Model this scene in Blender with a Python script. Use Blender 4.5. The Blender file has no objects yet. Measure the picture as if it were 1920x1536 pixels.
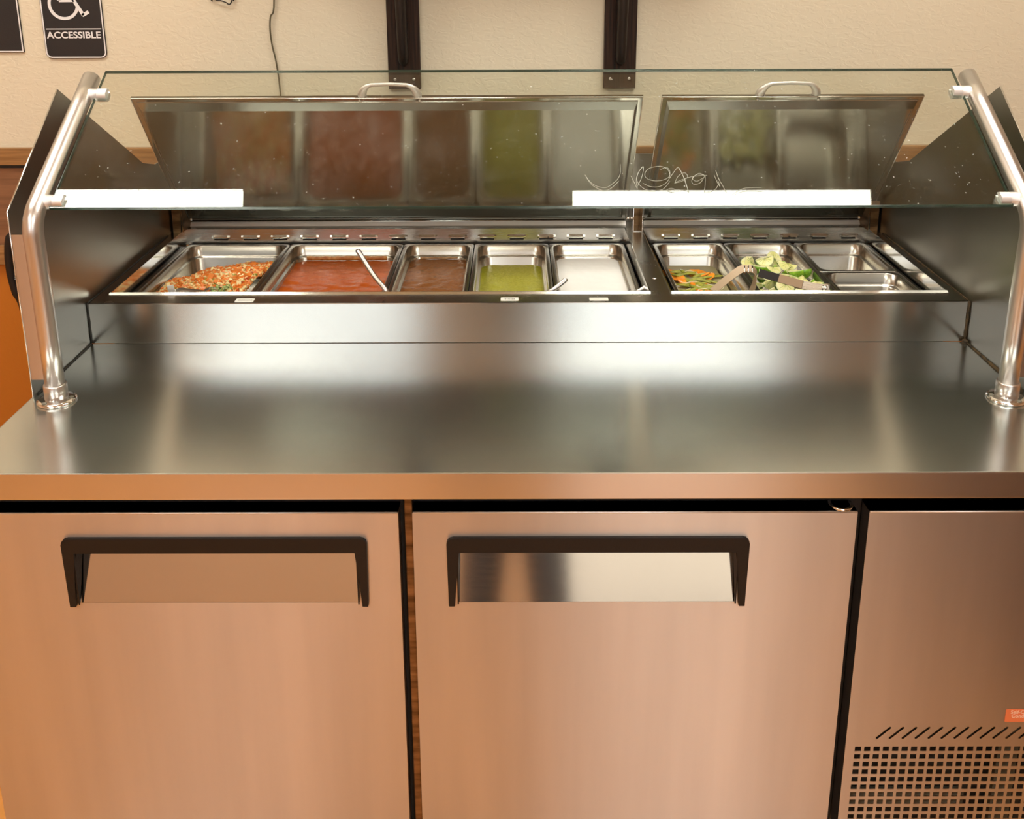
import bpy, bmesh, math, random
from mathutils import Vector, Matrix, Euler, noise
random.seed(7)
S = bpy.context.scene
COL = S.collection
ZO = 0.92            # height of the worktop over the floor; geometry below is written with the worktop at z = 0

# ------------------------------------------------------------------ camera
F_PX, V0 = 1800.0, 374.3137
PITCH, YAW, ROLL = 0.2576, -0.0026, -0.0036
cam = bpy.data.cameras.new('camera')
cam.sensor_fit = 'HORIZONTAL'; cam.sensor_width = 36.0
cam.lens = F_PX / 1920 * 36
cam.shift_y = -(768 - V0) / 1920
cam.clip_start = 0.02
co = bpy.data.objects.new('camera', cam); COL.objects.link(co)
fw = Vector((math.sin(YAW) * math.cos(PITCH), math.cos(YAW) * math.cos(PITCH), -math.sin(PITCH)))
rt = Vector((math.cos(YAW), -math.sin(YAW), 0)); up = rt.cross(fw)
rt, up = rt * math.cos(ROLL) + up * math.sin(ROLL), -rt * math.sin(ROLL) + up * math.cos(ROLL)
M4 = Matrix((rt, up, -fw)).transposed().to_4x4()
M4.translation = Vector((-0.0285, 0, 0.835 + ZO))
co.matrix_world = M4
S.camera = co

# ------------------------------------------------------------------ world, colour
W = bpy.data.worlds.new('world'); S.world = W; W.use_nodes = True
W.node_tree.nodes['Background'].inputs[0].default_value = (0.96, 0.98, 1.0, 1)
W.node_tree.nodes['Background'].inputs[1].default_value = 3.4
S.view_settings.view_transform = 'Standard'; S.view_settings.look = 'None'
S.view_settings.gamma = 1.0; S.view_settings.use_curve_mapping = False
S.view_settings.exposure = 0.08
S.cycles.use_denoising = True
S.cycles.max_bounces = 14; S.cycles.transparent_max_bounces = 16; S.cycles.glossy_bounces = 8
LAMP = 17.0

# ------------------------------------------------------------------ materials
def newmat(name):
    m = bpy.data.materials.new(name); m.use_nodes = True
    return m, m.node_tree, m.node_tree.nodes['Principled BSDF']
def N(t, kind, **kw):
    n = t.nodes.new(kind)
    for k, v in kw.items():
        if k in n.inputs: n.inputs[k].default_value = v
        else: setattr(n, k, v)
    return n
def coords(t, scale=(1, 1, 1)):
    tc = N(t, 'ShaderNodeTexCoord'); mp = N(t, 'ShaderNodeMapping')
    mp.inputs['Scale'].default_value = scale
    t.links.new(tc.outputs['Object'], mp.inputs['Vector']); return mp.outputs[0]
def c4(c): return (c[0], c[1], c[2], 1)
def plain(name, col, rough=0.5, metal=0.0, bump=0, bscale=200, **kw):
    m, t, p = newmat(name)
    p.inputs['Base Color'].default_value = c4(col)
    p.inputs['Roughness'].default_value = rough; p.inputs['Metallic'].default_value = metal
    for k, v in kw.items(): p.inputs[k.replace('_', ' ')].default_value = v
    if bump:
        nz = N(t, 'ShaderNodeTexNoise', Scale=bscale, Detail=3.0); t.links.new(coords(t), nz.inputs['Vector'])
        b = N(t, 'ShaderNodeBump', Strength=1.0, Distance=bump)
        t.links.new(nz.outputs[0], b.inputs['Height']); t.links.new(b.outputs[0], p.inputs['Normal'])
    return m
def mottled(name, c1, c2, scale, rough=0.5, metal=0.0, stretch=(1, 1, 1), bump=0.0, lo=0.35, hi=0.65, detail=4.0, spec=None):
    m, t, p = newmat(name)
    nz = N(t, 'ShaderNodeTexNoise', Scale=scale, Detail=detail); t.links.new(coords(t, stretch), nz.inputs['Vector'])
    r = N(t, 'ShaderNodeValToRGB'); e = r.color_ramp.elements
    e[0].position = lo; e[0].color = c4(c1); e[1].position = hi; e[1].color = c4(c2)
    t.links.new(nz.outputs[0], r.inputs[0]); t.links.new(r.outputs[0], p.inputs['Base Color'])
    p.inputs['Roughness'].default_value = rough; p.inputs['Metallic'].default_value = metal
    if spec is not None: p.inputs['Specular IOR Level'].default_value = spec
    if bump:
        b = N(t, 'ShaderNodeBump', Strength=1.0, Distance=bump)
        t.links.new(nz.outputs[0], b.inputs['Height']); t.links.new(b.outputs[0], p.inputs['Normal'])
    return m
def steel(name, col=(0.62, 0.60, 0.56), rough=0.25, aniso=0.0, smear=(0, 0, 1), grain=(1, 1, 60), gvar=0.06, bump=0.0, wave=0.0, streak=None):
    """brushed stainless: fine grain in the roughness, highlights drawn out along `smear`"""
    m, t, p = newmat(name)
    p.inputs['Metallic'].default_value = 1.0
    g = N(t, 'ShaderNodeTexNoise', Scale=14.0, Detail=5.0); t.links.new(coords(t, grain), g.inputs['Vector'])
    mr = N(t, 'ShaderNodeMapRange'); mr.inputs['To Min'].default_value = rough - gvar; mr.inputs['To Max'].default_value = rough + gvar
    t.links.new(g.outputs[0], mr.inputs['Value']); t.links.new(mr.outputs[0], p.inputs['Roughness'])
    s = N(t, 'ShaderNodeTexNoise', Scale=3.0, Detail=6.0); t.links.new(coords(t, streak or (1, 1, 1)), s.inputs['Vector'])
    r = N(t, 'ShaderNodeValToRGB'); e = r.color_ramp.elements
    e[0].position = 0.3; e[0].color = c4([x * (0.84 if streak else 0.93) for x in col]); e[1].position = 0.7; e[1].color = c4(col)
    t.links.new(s.outputs[0], r.inputs[0]); t.links.new(r.outputs[0], p.inputs['Base Color'])
    if aniso:
        p.inputs['Anisotropic'].default_value = aniso
        v = N(t, 'ShaderNodeCombineXYZ'); v.inputs[0].default_value, v.inputs[1].default_value, v.inputs[2].default_value = smear
        t.links.new(v.outputs[0], p.inputs['Tangent'])
    last = None
    if bump:
        b = N(t, 'ShaderNodeBump', Strength=1.0, Distance=bump); t.links.new(g.outputs[0], b.inputs['Height']); last = b
    if wave:
        w = N(t, 'ShaderNodeTexNoise', Scale=5.0, Detail=1.0); t.links.new(coords(t), w.inputs['Vector'])
        b = N(t, 'ShaderNodeBump', Strength=1.0, Distance=wave); t.links.new(w.outputs[0], b.inputs['Height'])
        if last: t.links.new(last.outputs[0], b.inputs['Normal'])
        last = b
    if last: t.links.new(last.outputs[0], p.inputs['Normal'])
    return m
def wood(name, c1, c2, axis='x', scale=9, rough=0.5, bump=0.0006):
    st = {'x': (0.6, 12, 12), 'z': (12, 12, 0.6)}[axis]
    return mottled(name, c1, c2, scale, rough, 0.0, st, bump, 0.3, 0.7, 6.0)

m_top = steel('steel_worktop', (0.64, 0.68, 0.655), 0.21, 0.45, (0, 1, 0), (1, 40, 1), 0.012)
m_front = steel('steel_riser', (0.62, 0.61, 0.585), 0.17, 0.7, (0, 0, 1), (1, 1, 60), 0.012)
m_door = steel('steel_door', (0.66, 0.60, 0.54), 0.40, 0.85, (0, 0, 1), (50, 1, 1), 0.015, streak=(3.0, 1, .25))
m_fascia = steel('steel_fascia', (0.66, 0.60, 0.53), 0.30, 0.7, (0, 0, 1), (1, 1, 50), 0.04)
m_side = steel('steel_side', (0.32, 0.31, 0.28), 0.30, 0.6, (0, 0, 1), (1, 1, 50), 0.04)
m_rail = steel('steel_rail', (0.55, 0.54, 0.51), 0.26, 0.0, gvar=0.05)
m_lid = steel('steel_lid', (0.235, 0.23, 0.20), 0.14, 0.35, (0, .6, .8), (1, 30, 30), 0.03, wave=0.0008)
m_pan = steel('steel_pan', (0.56, 0.54, 0.48), 0.25, gvar=0.05)
m_tube = steel('steel_tube', (0.74, 0.72, 0.69), 0.32, gvar=0.05, grain=(1, 1, 40))
m_chrome = plain('chrome', (0.80, 0.80, 0.78), 0.12, 1.0)
m_plate = steel('steel_recess', (0.72, 0.69, 0.64), 0.12, 0.6, (0, .4, .9), (1, 1, 50), 0.03)
m_black = plain('black_plastic', (0.013, 0.009, 0.007), 0.5, bump=0.0004, bscale=160, Specular_IOR_Level=.3)
m_satin = plain('satin_steel', (.82, .81, .80), .5, 1.0)
m_dark = plain('dark_cavity', (0.012, 0.010, 0.009), 0.7)
m_paper = plain('white_paper', (0.80, 0.80, 0.76), 0.6)
m_print = plain('grey_print', (0.30, 0.30, 0.29), 0.7)
m_rust = mottled('rusty_sealant', (0.018, 0.012, 0.006), (0.10, 0.06, 0.02), 60, 0.7)
m_seal = plain('dark_sealant', (0.02, 0.018, 0.014), 0.6)
m_mull = mottled('mottled_brown_metal', (0.10, 0.055, 0.022), (0.32, 0.19, 0.09), 6, 0.35, 0.8, (2, 2, 8))  # mottled brown metal; on the hinge supports it paints in an orange reflection
m_glassedge = plain('green_glass_edge', (0.035, 0.085, 0.062), 0.15, Transmission_Weight=0.5)

def arch_glass():
    m, t, p = newmat('clear_glass'); t.nodes.remove(p)
    out = t.nodes['Material Output']
    ge = N(t, 'ShaderNodeNewGeometry'); dt = N(t, 'ShaderNodeVectorMath', operation='DOT_PRODUCT')
    t.links.new(ge.outputs['Normal'], dt.inputs[0]); t.links.new(ge.outputs['Incoming'], dt.inputs[1])
    ab = N(t, 'ShaderNodeMath', operation='ABSOLUTE'); t.links.new(dt.outputs['Value'], ab.inputs[0])
    om = N(t, 'ShaderNodeMath', operation='SUBTRACT'); om.inputs[0].default_value = 1.0; t.links.new(ab.outputs[0], om.inputs[1])
    pw = N(t, 'ShaderNodeMath', operation='POWER'); t.links.new(om.outputs[0], pw.inputs[0]); pw.inputs[1].default_value = 3.4
    fr = N(t, 'ShaderNodeMath', operation='MULTIPLY_ADD'); t.links.new(pw.outputs[0], fr.inputs[0]); fr.inputs[1].default_value = .96; fr.inputs[2].default_value = .042
    tr = N(t, 'ShaderNodeBsdfTransparent'); tr.inputs[0].default_value = (0.955, 0.975, 0.945, 1)
    gl = N(t, 'ShaderNodeBsdfGlossy'); gl.inputs['Roughness'].default_value = 0.0; gl.inputs['Color'].default_value = (0.95, 1, 0.97, 1)
    mx = N(t, 'ShaderNodeMixShader')
    t.links.new(fr.outputs[0], mx.inputs[0]); t.links.new(tr.outputs[0], mx.inputs[1]); t.links.new(gl.outputs[0], mx.inputs[2])
    # a thin film of dust specks, a little diffuse scatter
    df = N(t, 'ShaderNodeBsdfDiffuse'); df.inputs[0].default_value = (0.8, 0.85, 0.82, 1)
    nz = N(t, 'ShaderNodeTexNoise', Scale=170.0, Detail=2.0); t.links.new(coords(t), nz.inputs['Vector'])
    nb = N(t, 'ShaderNodeTexNoise', Scale=9.0, Detail=4.0); t.links.new(coords(t), nb.inputs['Vector'])
    r = N(t, 'ShaderNodeValToRGB'); e = r.color_ramp.elements; e[0].position = .705; e[0].color = (0, 0, 0, 1); e[1].position = .80; e[1].color = (.45, .45, .45, 1)
    t.links.new(nz.outputs[0], r.inputs[0])
    r2 = N(t, 'ShaderNodeMapRange'); r2.inputs['From Min'].default_value = .45; r2.inputs['From Max'].default_value = .8; r2.inputs['To Max'].default_value = 0.02
    t.links.new(nb.outputs[0], r2.inputs['Value'])
    ad = N(t, 'ShaderNodeMath', operation='ADD'); t.links.new(r.outputs[0], ad.inputs[0]); t.links.new(r2.outputs[0], ad.inputs[1])
    m2 = N(t, 'ShaderNodeMixShader'); t.links.new(ad.outputs[0], m2.inputs[0]); t.links.new(mx.outputs[0], m2.inputs[1]); t.links.new(df.outputs[0], m2.inputs[2])
    t.links.new(m2.outputs[0], out.inputs[0]); return m
m_glass = arch_glass()

def plaster():
    m, t, p = newmat('cream_plaster')
    p.inputs['Base Color'].default_value = (0.67, 0.605, 0.455, 1); p.inputs['Roughness'].default_value = 0.75
    a = N(t, 'ShaderNodeTexNoise', Scale=34.0, Detail=5.0, Distortion=1.2); t.links.new(coords(t, (1, 1, 1.8)), a.inputs['Vector'])
    r = N(t, 'ShaderNodeValToRGB'); e = r.color_ramp.elements; e[0].position = .47; e[1].position = .56
    t.links.new(a.outputs[0], r.inputs[0])
    f = N(t, 'ShaderNodeTexNoise', Scale=160.0, Detail=3.0); t.links.new(coords(t), f.inputs['Vector'])
    b = N(t, 'ShaderNodeBump', Strength=1.0, Distance=0.00028); t.links.new(r.outputs[0], b.inputs['Height'])
    b2 = N(t, 'ShaderNodeBump', Strength=1.0, Distance=0.0002); t.links.new(f.outputs[0], b2.inputs['Height']); t.links.new(b.outputs[0], b2.inputs['Normal'])
    t.links.new(b2.outputs[0], p.inputs['Normal']); return m
m_wall = plaster()
m_orange = plain('orange_paint', (0.45, 0.145, 0.008), 0.55, bump=0.0005, bscale=90)
m_ceil = plain('ceiling_white', (0.75, 0.70, 0.62), 0.8)
m_roomwall = plain('room_wall', (0.68, 0.48, 0.32), 0.8)
m_rail_wood = wood('honey_wood', (0.19, 0.09, 0.028), (0.36, 0.19, 0.07), 'x', 10, 0.35)
m_board = wood('brown_board', (0.15, 0.07, 0.035), (0.27, 0.13, 0.065), 'x', 6, 0.35)
m_darkwood = wood('dark_stained_wood', (0.007, 0.003, 0.0015), (0.042, 0.018, 0.008), 'z', 16, 0.55, 0.0008)
m_darkwood.node_tree.nodes['Principled BSDF'].inputs['Specular IOR Level'].default_value = .25
m_bracewood = wood('near_black_wood', (0.003, 0.0015, 0.001), (0.018, 0.009, 0.005), 'z', 20, 0.5)
def floor_mat():
    m, t, p = newmat('terracotta_floor')
    nz = N(t, 'ShaderNodeTexNoise', Scale=3.0, Detail=5.0); t.links.new(coords(t), nz.inputs['Vector'])
    r = N(t, 'ShaderNodeValToRGB'); e = r.color_ramp.elements; e[0].position = .3; e[0].color = (0.62, 0.27, 0.060, 1); e[1].position = .7; e[1].color = (0.78, 0.37, 0.10, 1)
    t.links.new(nz.outputs[0], r.inputs[0]); t.links.new(r.outputs[0], p.inputs['Base Color']); p.inputs['Roughness'].default_value = .15; p.inputs['Coat Weight'].default_value = .6; p.inputs['Coat Roughness'].default_value = .12
    return m
m_floor = floor_mat()
def emit(name, col, k):
    m, t, p = newmat(name); p.inputs['Base Color'].default_value = (0.8, 0.8, 0.8, 1)
    p.inputs['Emission Color'].default_value = c4(col); p.inputs['Emission Strength'].default_value = k; return m
m_lamp = emit('lamp_diffuser', (1.0, 0.95, 0.86), LAMP)

# ------------------------------------------------------------------ mesh helpers
def B(): return bmesh.new()
def box(bm, x0, x1, y0, y1, z0, z1, bev=0.0, seg=2):
    vs = [bm.verts.new(p) for p in ((x0,y0,z0),(x1,y0,z0),(x1,y1,z0),(x0,y1,z0),(x0,y0,z1),(x1,y0,z1),(x1,y1,z1),(x0,y1,z1))]
    fs = [bm.faces.new([vs[i] for i in q]) for q in ((0,3,2,1),(4,5,6,7),(0,1,5,4),(1,2,6,5),(2,3,7,6),(3,0,4,7))]
    if bev:
        es = list({e for f in fs for e in f.edges})
        bmesh.ops.bevel(bm, geom=es, offset=bev, segments=seg, profile=.7, affect='EDGES')
def prism(bm, pts, a, b, axis='x', bev=0.0):
    """polygon pts (2D) swept along an axis from a to b; 2D coords are the other two axes in order"""
    def P(p, c): return {'x': (c, p[0], p[1]), 'y': (p[0], c, p[1]), 'z': (p[0], p[1], c)}[axis]
    A = [bm.verts.new(P(p, a)) for p in pts]; C = [bm.verts.new(P(p, b)) for p in pts]
    n = len(pts); fs = [bm.faces.new(A), bm.faces.new(C[::-1])]
    for i in range(n): fs.append(bm.faces.new((A[i], A[(i+1) % n], C[(i+1) % n], C[i])))
    if bev:
        bmesh.ops.bevel(bm, geom=list({e for f in fs for e in f.edges}), offset=bev, segments=2, profile=.7, affect='EDGES')
def frames(pts):
    pts = [Vector(p) for p in pts]; T = []
    for i in range(len(pts)):
        a = pts[max(i-1, 0)]; b = pts[min(i+1, len(pts)-1)]; T.append((b-a).normalized())
    u = T[0].orthogonal().normalized(); out = []
    for t in T:
        u = (u - t * u.dot(t)).normalized(); out.append((t, u, t.cross(u)))
    return pts, out
def tube(bm, pts, r, seg=14, closed_ends=True, u0=None, sx=1.0, sy=1.0):
    pts, fr = frames(pts); rings = []
    if u0 is not None:
        u = Vector(u0); g = []
        for t, _, _ in fr:
            u = (u - t * u.dot(t)).normalized(); g.append((t, u, t.cross(u)))
        fr = g
    for i, (p, (t, u, v)) in enumerate(zip(pts, fr)):
        rr = r[i] if isinstance(r, (list, tuple)) else r
        rings.append([bm.verts.new(p + (u * math.cos(k*2*math.pi/seg) * sx + v * math.sin(k*2*math.pi/seg) * sy) * rr) for k in range(seg)])
    for a, b in zip(rings, rings[1:]):
        for k in range(seg): bm.faces.new((a[k], a[(k+1) % seg], b[(k+1) % seg], b[k])).smooth = True
    if closed_ends:
        bm.faces.new(rings[0][::-1]); bm.faces.new(rings[-1])
def strap(bm, pts, w, th, side):
    """flat strap of width w (along `side`) and thickness th following pts"""
    pts, fr = frames(pts); side = Vector(side).normalized(); rings = []
    for i, (p, (t, _, _)) in enumerate(zip(pts, fr)):
        s = (side - t * side.dot(t)).normalized(); n = t.cross(s)
        ww = w[i] if isinstance(w, (list, tuple)) else w
        rings.append([bm.verts.new(p + s * a * ww / 2 + n * b * th / 2) for a, b in ((-1,-1),(1,-1),(1,1),(-1,1))])
    for a, b in zip(rings, rings[1:]):
        for k in range(4): bm.faces.new((a[k], a[(k+1) % 4], b[(k+1) % 4], b[k]))
    bm.faces.new(rings[0][::-1]); bm.faces.new(rings[-1])
def lathe(bm, prof, c, seg=24, axis='z'):
    rings = []
    for r, h in prof:
        ring = []
        for k in range(seg):
            a = k*2*math.pi/seg; q = (r*math.cos(a), r*math.sin(a))
            ring.append(bm.verts.new({'z': (c[0]+q[0], c[1]+q[1], c[2]+h), 'y': (c[0]+q[0], c[1]+h, c[2]+q[1]), 'x': (c[0]+h, c[1]+q[0], c[2]+q[1])}[axis]))
        rings.append(ring)
    for a, b in zip(rings, rings[1:]):
        for k in range(seg): bm.faces.new((a[k], a[(k+1) % seg], b[(k+1) % seg], b[k])).smooth = True
    bm.faces.new(rings[0][::-1]); bm.faces.new(rings[-1])
def arc(c, r, a0, a1, n, plane='yz', x=0.0):
    o = []
    for i in range(n+1):
        a = math.radians(a0 + (a1-a0)*i/n); p, q = c[0]+r*math.cos(a), c[1]+r*math.sin(a)
        o.append({'yz': (x, p, q), 'xz': (p, x, q), 'xy': (p, q, x)}[plane])
    return o
def rrect(x0, x1, y0, y1, r, n=6):
    o = []
    for cx, cy, a in ((x1-r, y1-r, 0), (x0+r, y1-r, 90), (x0+r, y0+r, 180), (x1-r, y0+r, 270)):
        for i in range(n+1):
            t = math.radians(a + 90*i/n); o.append((cx+r*math.cos(t), cy+r*math.sin(t)))
    return o
def world_loc(o):
    v = Vector((0, 0, 0))
    while o: v = v + o.location; o = o.parent
    return v
def obj(name, bm, mat, parent=None, origin=None, **props):
    """link bm (written in scene coordinates) as one mesh object with its origin at its base"""
    bmesh.ops.recalc_face_normals(bm, faces=bm.faces)
    if origin is None:
        xs = [v.co for v in bm.verts]
        origin = ((min(v.x for v in xs)+max(v.x for v in xs))/2, (min(v.y for v in xs)+max(v.y for v in xs))/2, min(v.z for v in xs))
    origin = Vector(origin)
    bmesh.ops.translate(bm, verts=bm.verts, vec=-origin)
    me = bpy.data.meshes.new(name); bm.to_mesh(me); bm.free()
    for m in (mat if isinstance(mat, (list, tuple)) else [mat]): me.materials.append(m)
    o = bpy.data.objects.new(name, me); COL.objects.link(o)
    if parent is not None:
        o.parent = parent; o.location = origin - world_loc(parent)
    else: o.location = origin
    for k, v in props.items(): o[k] = v
    return o
def thing(name, loc, label, category, group=None):
    o = bpy.data.objects.new(name, None); COL.objects.link(o); o.location = loc; o.empty_display_size = .05
    o['label'] = label; o['category'] = category
    if group: o['group'] = group
    return o
def tag(o, label, category, group=None):
    o['label'] = label; o['category'] = category
    if group: o['group'] = group
    return o
def like(src, loc, parent, name=None):
    """another copy of a mesh object (shares its mesh), loc in scene coordinates"""
    c = src.copy(); COL.objects.link(c); c.parent = parent
    c.location = Vector(loc) - (world_loc(parent) if parent else Vector((0, 0, 0))); return c
def text_mesh(name, body, size, mat, parent, at, rot=(math.pi/2, 0, 0), offset=0.0, align='CENTER', extrude=0.0003, width=None):
    cu = bpy.data.curves.new(name, 'FONT'); cu.body = body; cu.size = size; cu.align_x = align; cu.offset = offset; cu.extrude = extrude; cu.resolution_u = 4
    tmp = bpy.data.objects.new(name, cu); COL.objects.link(tmp)
    dg = bpy.context.evaluated_depsgraph_get(); me = bpy.data.meshes.new_from_object(tmp.evaluated_get(dg))
    bpy.data.objects.remove(tmp); me.name = name
    if width:
        w = max(v.co.x for v in me.vertices) - min(v.co.x for v in me.vertices)
        for v in me.vertices: v.co.x *= width / w
    me.materials.clear(); me.materials.append(mat)
    o = bpy.data.objects.new(name, me); COL.objects.link(o); o.rotation_euler = rot; o.parent = parent
    o.location = Vector(at) - world_loc(parent); return o
def cut_sheet(name, outer, holes, y0, depth, mat, parent):
    """sheet in the XZ plane with real holes, from a filled 2D curve"""
    cu = bpy.data.curves.new(name, 'CURVE'); cu.dimensions = '2D'; cu.fill_mode = 'BOTH'; cu.extrude = depth/2
    for poly in [outer] + holes:
        s = cu.splines.new('POLY'); s.points.add(len(poly)-1); s.use_cyclic_u = True
        for p, q in zip(s.points, poly): p.co = (q[0], q[1], 0, 1)
    tmp = bpy.data.objects.new(name, cu); COL.objects.link(tmp)
    dg = bpy.context.evaluated_depsgraph_get(); me = bpy.data.meshes.new_from_object(tmp.evaluated_get(dg)); bpy.data.objects.remove(tmp)
    bm = B(); bm.from_mesh(me); bpy.data.meshes.remove(me)
    for v in bm.verts: x, y, z = v.co; v.co = (x, y0 + depth/2 - z, y)
    return obj(name, bm, mat, parent)

# ------------------------------------------------------------------ the room
WY = 2.62      # face of the wall behind the counter
RX0, RX1, RY0, CZ = -3.6, 3.8, -2.6, 2.4
def structure(name, bm, mat): return obj(name, bm, mat, None, kind='structure')
b = B(); box(b, RX0-.1, RX1+.1, RY0-.1, WY+.1, -ZO-.1, -ZO); structure('floor', b, m_floor)
b = B(); box(b, RX0-.1, RX1+.1, RY0-.1, WY+.1, CZ, CZ+.1); structure('ceiling', b, m_ceil)
b = B(); box(b, RX0-.1, RX1+.1, WY, WY+.1, -.04, CZ); structure('wall_back', b, m_wall)
b = B(); box(b, RX0-.1, RX1+.1, WY, WY+.1, -ZO, -.04); structure('wall_back_lower', b, m_orange)
b = B(); box(b, RX0-.1, RX0, RY0, WY, -ZO, CZ); structure('wall_left', b, m_roomwall)
b = B(); box(b, RX1, RX1+.1, RY0, WY, -ZO, CZ); structure('wall_right', b, m_roomwall)
# wall with the shop windows, behind the camera (seen only in the steel)
WIN = [(-2.35, -.68, 1.05, 2.32), (.20, 1.95, -.60, 2.32)]
b = B()
xs = [RX0-.1, WIN[0][0], WIN[0][1], WIN[1][0], WIN[1][1], RX1+.1]
for i in (0, 2, 4): box(b, xs[i], xs[i+1], RY0-.1, RY0, -ZO, CZ)
for w in WIN:
    box(b, w[0], w[1], RY0-.1, RY0, -ZO, w[2]); box(b, w[0], w[1], RY0-.1, RY0, w[3], CZ)
structure('wall_front', b, m_roomwall)
m_frame = plain('window_frame_paint', (0.10, 0.07, 0.05), .5)
for k, w in enumerate(WIN):
    b = B()
    for x0, x1 in ((w[0], w[0]+.05), (w[1]-.05, w[1])): box(b, x0, x1, RY0-.09, RY0+.01, w[2], w[3])
    for z0, z1 in ((w[2], w[2]+.05), (w[3]-.05, w[3])): box(b, w[0]+.05, w[1]-.05, RY0-.09, RY0+.01, z0, z1)
    structure('window_%d' % (k+1), b, m_frame)
# the street outside the windows; unseen blocks added to dim the low sky
b = B(); box(b, -30, 30, -30, RY0-.1, -ZO-.12, -ZO-.02); structure('ground', b, plain('street_asphalt', (.22, .21, .20), .9))
b = B(); box(b, -18, -.8, -16.5, -12, -ZO-.02, 2.3); box(b, -18.2, -.62, -16.7, -11.8, 2.3, 2.5); tag(obj('added_building', b, plain('tan_render', (.42, .33, .22), .8)), 'low tan flat-roofed block added unseen across the street to dim the window view', 'added_building')
b = B(); box(b, -.5, 17, -15.5, -12.5, -ZO-.02, 2.5); box(b, -.4, 17.2, -15.7, -12.3, 2.5, 2.7); tag(obj('added_building', b, plain('pale_render', (.62, .52, .40), .8)), 'pale flat-roofed block added unseen across the street to dim the window view', 'added_building')
# chair rail, board and lower strip
b = B(); box(b, RX0, RX1, WY-.018, WY, .252, .300, .003); structure('trim_1', b, m_rail_wood)
b = B(); box(b, RX0, RX1, WY-.008, WY, .018, .243); structure('trim_2', b, m_board)
b = B(); box(b, RX0, RX1, WY-.012, WY, .243, .252); structure('trim_4', b, m_dark)
b = B(); box(b, RX0, RX1, WY-.016, WY, -.04, .018, .003); structure('trim_3', b, m_rail_wood)

# ceiling lamps
def troffer(x0, x1, y0, y1, label):
    t = thing('ceiling_light', ((x0+x1)/2, (y0+y1)/2, CZ-.05), label, 'ceiling light', 'fluorescent ceiling lights')
    b = B()
    for q in ((x0-.04, x0, y0-.04, y1+.04), (x1, x1+.04, y0-.04, y1+.04), (x0, x1, y0-.04, y0), (x0, x1, y1, y1+.04)): box(b, *q, CZ-.05, CZ)
    obj('light_frame', b, m_ceil, t)
    b = B(); box(b, x0, x1, y0, y1, CZ-.035, CZ-.02); obj('diffuser', b, m_lamp, t)
troffer(.198, 1.36, 1.36, 1.965, 'fluorescent ceiling light mirrored at the right of the glass guard')
troffer(-2.25, -1.087, 1.36, 1.975, 'fluorescent ceiling light mirrored at the left of the glass guard')
troffer(.198, 1.36, -1.2, -.6, 'fluorescent ceiling light nearer the shop windows, on the right')
troffer(-2.25, -1.087, -1.2, -.6, 'fluorescent ceiling light nearer the shop windows, on the left')

# unseen low cabinet, added to darken the right-hand reflections in the steel
m_added_wood = wood('added_cabinet_wood', (.05, .022, .010), (.10, .045, .02), 'x', 8)
bt = thing('added_cabinet', (1.75, -.1, -ZO), 'dark wooden low cabinet added out of view to darken the steel reflections', 'cabinet')
b = B(); box(b, 1.15, 2.3, -1.25, 0.85, -ZO, -.10, .004); obj('cabinet_body', b, m_added_wood, bt)
b = B(); box(b, 1.12, 2.33, -1.28, .88, -.10, -.065, .006); obj('added_cabinet_top', b, m_added_wood, bt)

# ------------------------------------------------------------------ prep table
T = thing('prep_table', (0, 2.0, -ZO), 'long stainless steel refrigerated salsa bar counter with two black-handled doors', 'counter')
HX = .9525
b = B(); box(b, -.958, .958, 1.4085, 1.9450, -.0485, 0, .0020)
for f in b.faces: f.material_index = 1 if (f.calc_center_median().y < 1.4090 and abs(f.normal.y) > .9) else 0
o_top = obj('worktop', b, [m_top, m_fascia], T)
b = B(); box(b, -HX, HX, 1.9452, 1.950, 0, .0926, .0014); obj('riser', b, m_front, T)
# rail top with its two openings
O1, O2 = (-.9286, .2735), (.3170, .9310); OY0, OY1 = 2.000, 2.508
b = B(); zt, zb = .0924, .0880
for q in ((-HX, HX, 1.950, OY0), (-HX, HX, OY1, 2.575), (-HX, O1[0], OY0, OY1), (O1[1], O2[0], OY0, OY1), (O2[1], HX, OY0, OY1)): box(b, *q, zb, zt)
obj('rail_top', b, m_rail, T)
for a in (O1, O2):                                        # raised bead round each opening
    b = B(); h = .0042; w = .0044
    prism(b, [(OY0-.001, zt), (OY0+w, zt+h), (OY0+w+.0015, zt+h), (OY0+w+.002, zt-.02), (OY0+w, zt-.02)], a[0]+.002, a[1]-.002, 'x')
    for s, x in ((1, a[0]), (-1, a[1])):
        prism(b, [(x, zt-.038), (x+s*.003, zt-.038), (x+s*.003, zt+.002), (x, zt+.002)], OY0+w, OY1, 'y')
    obj('opening_bead', b, m_chrome, T)
    b = B(); box(b, a[0], a[1], OY1-.004, OY1, .050, zt+.0015); obj('recess_wall', b, m_rail, T)
    b = B()
    box(b, a[0], a[0]+.002, OY0, OY1, -.05, zt-.040); box(b, a[1]-.002, a[1], OY0, OY1, -.05, zt-.040)
    box(b, a[0], a[1], OY0, OY0+.002, -.05, .04); box(b, a[0], a[1], OY1-.003, OY1-.001, -.05, .046)
    box(b, a[0]+.002, a[1]-.002, OY0+.002, OY1-.003, -.0484, -.046); obj('cold_well', b, m_side, T)
    b = B(); box(b, a[0]+.002, a[1]-.002, OY0+.002, 2.066, .040, .0455); obj('pan_ledge', b, m_rail, T)
    b = B(); box(b, a[0]+.002, a[1]-.002, 2.492, OY1-.003, .040, .0455); obj('pan_ledge', b, m_rail, T)
# side support strips at both ends, sloping towards the pans
for s, x0, x1 in ((1, -.9266, -.917), (-1, .929, .922)):
    b = B(); box(b, min(x0, x1), max(x0, x1), 2.066, 2.492, .040, .048); obj('pan_ledge', b, m_rail, T)
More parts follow.
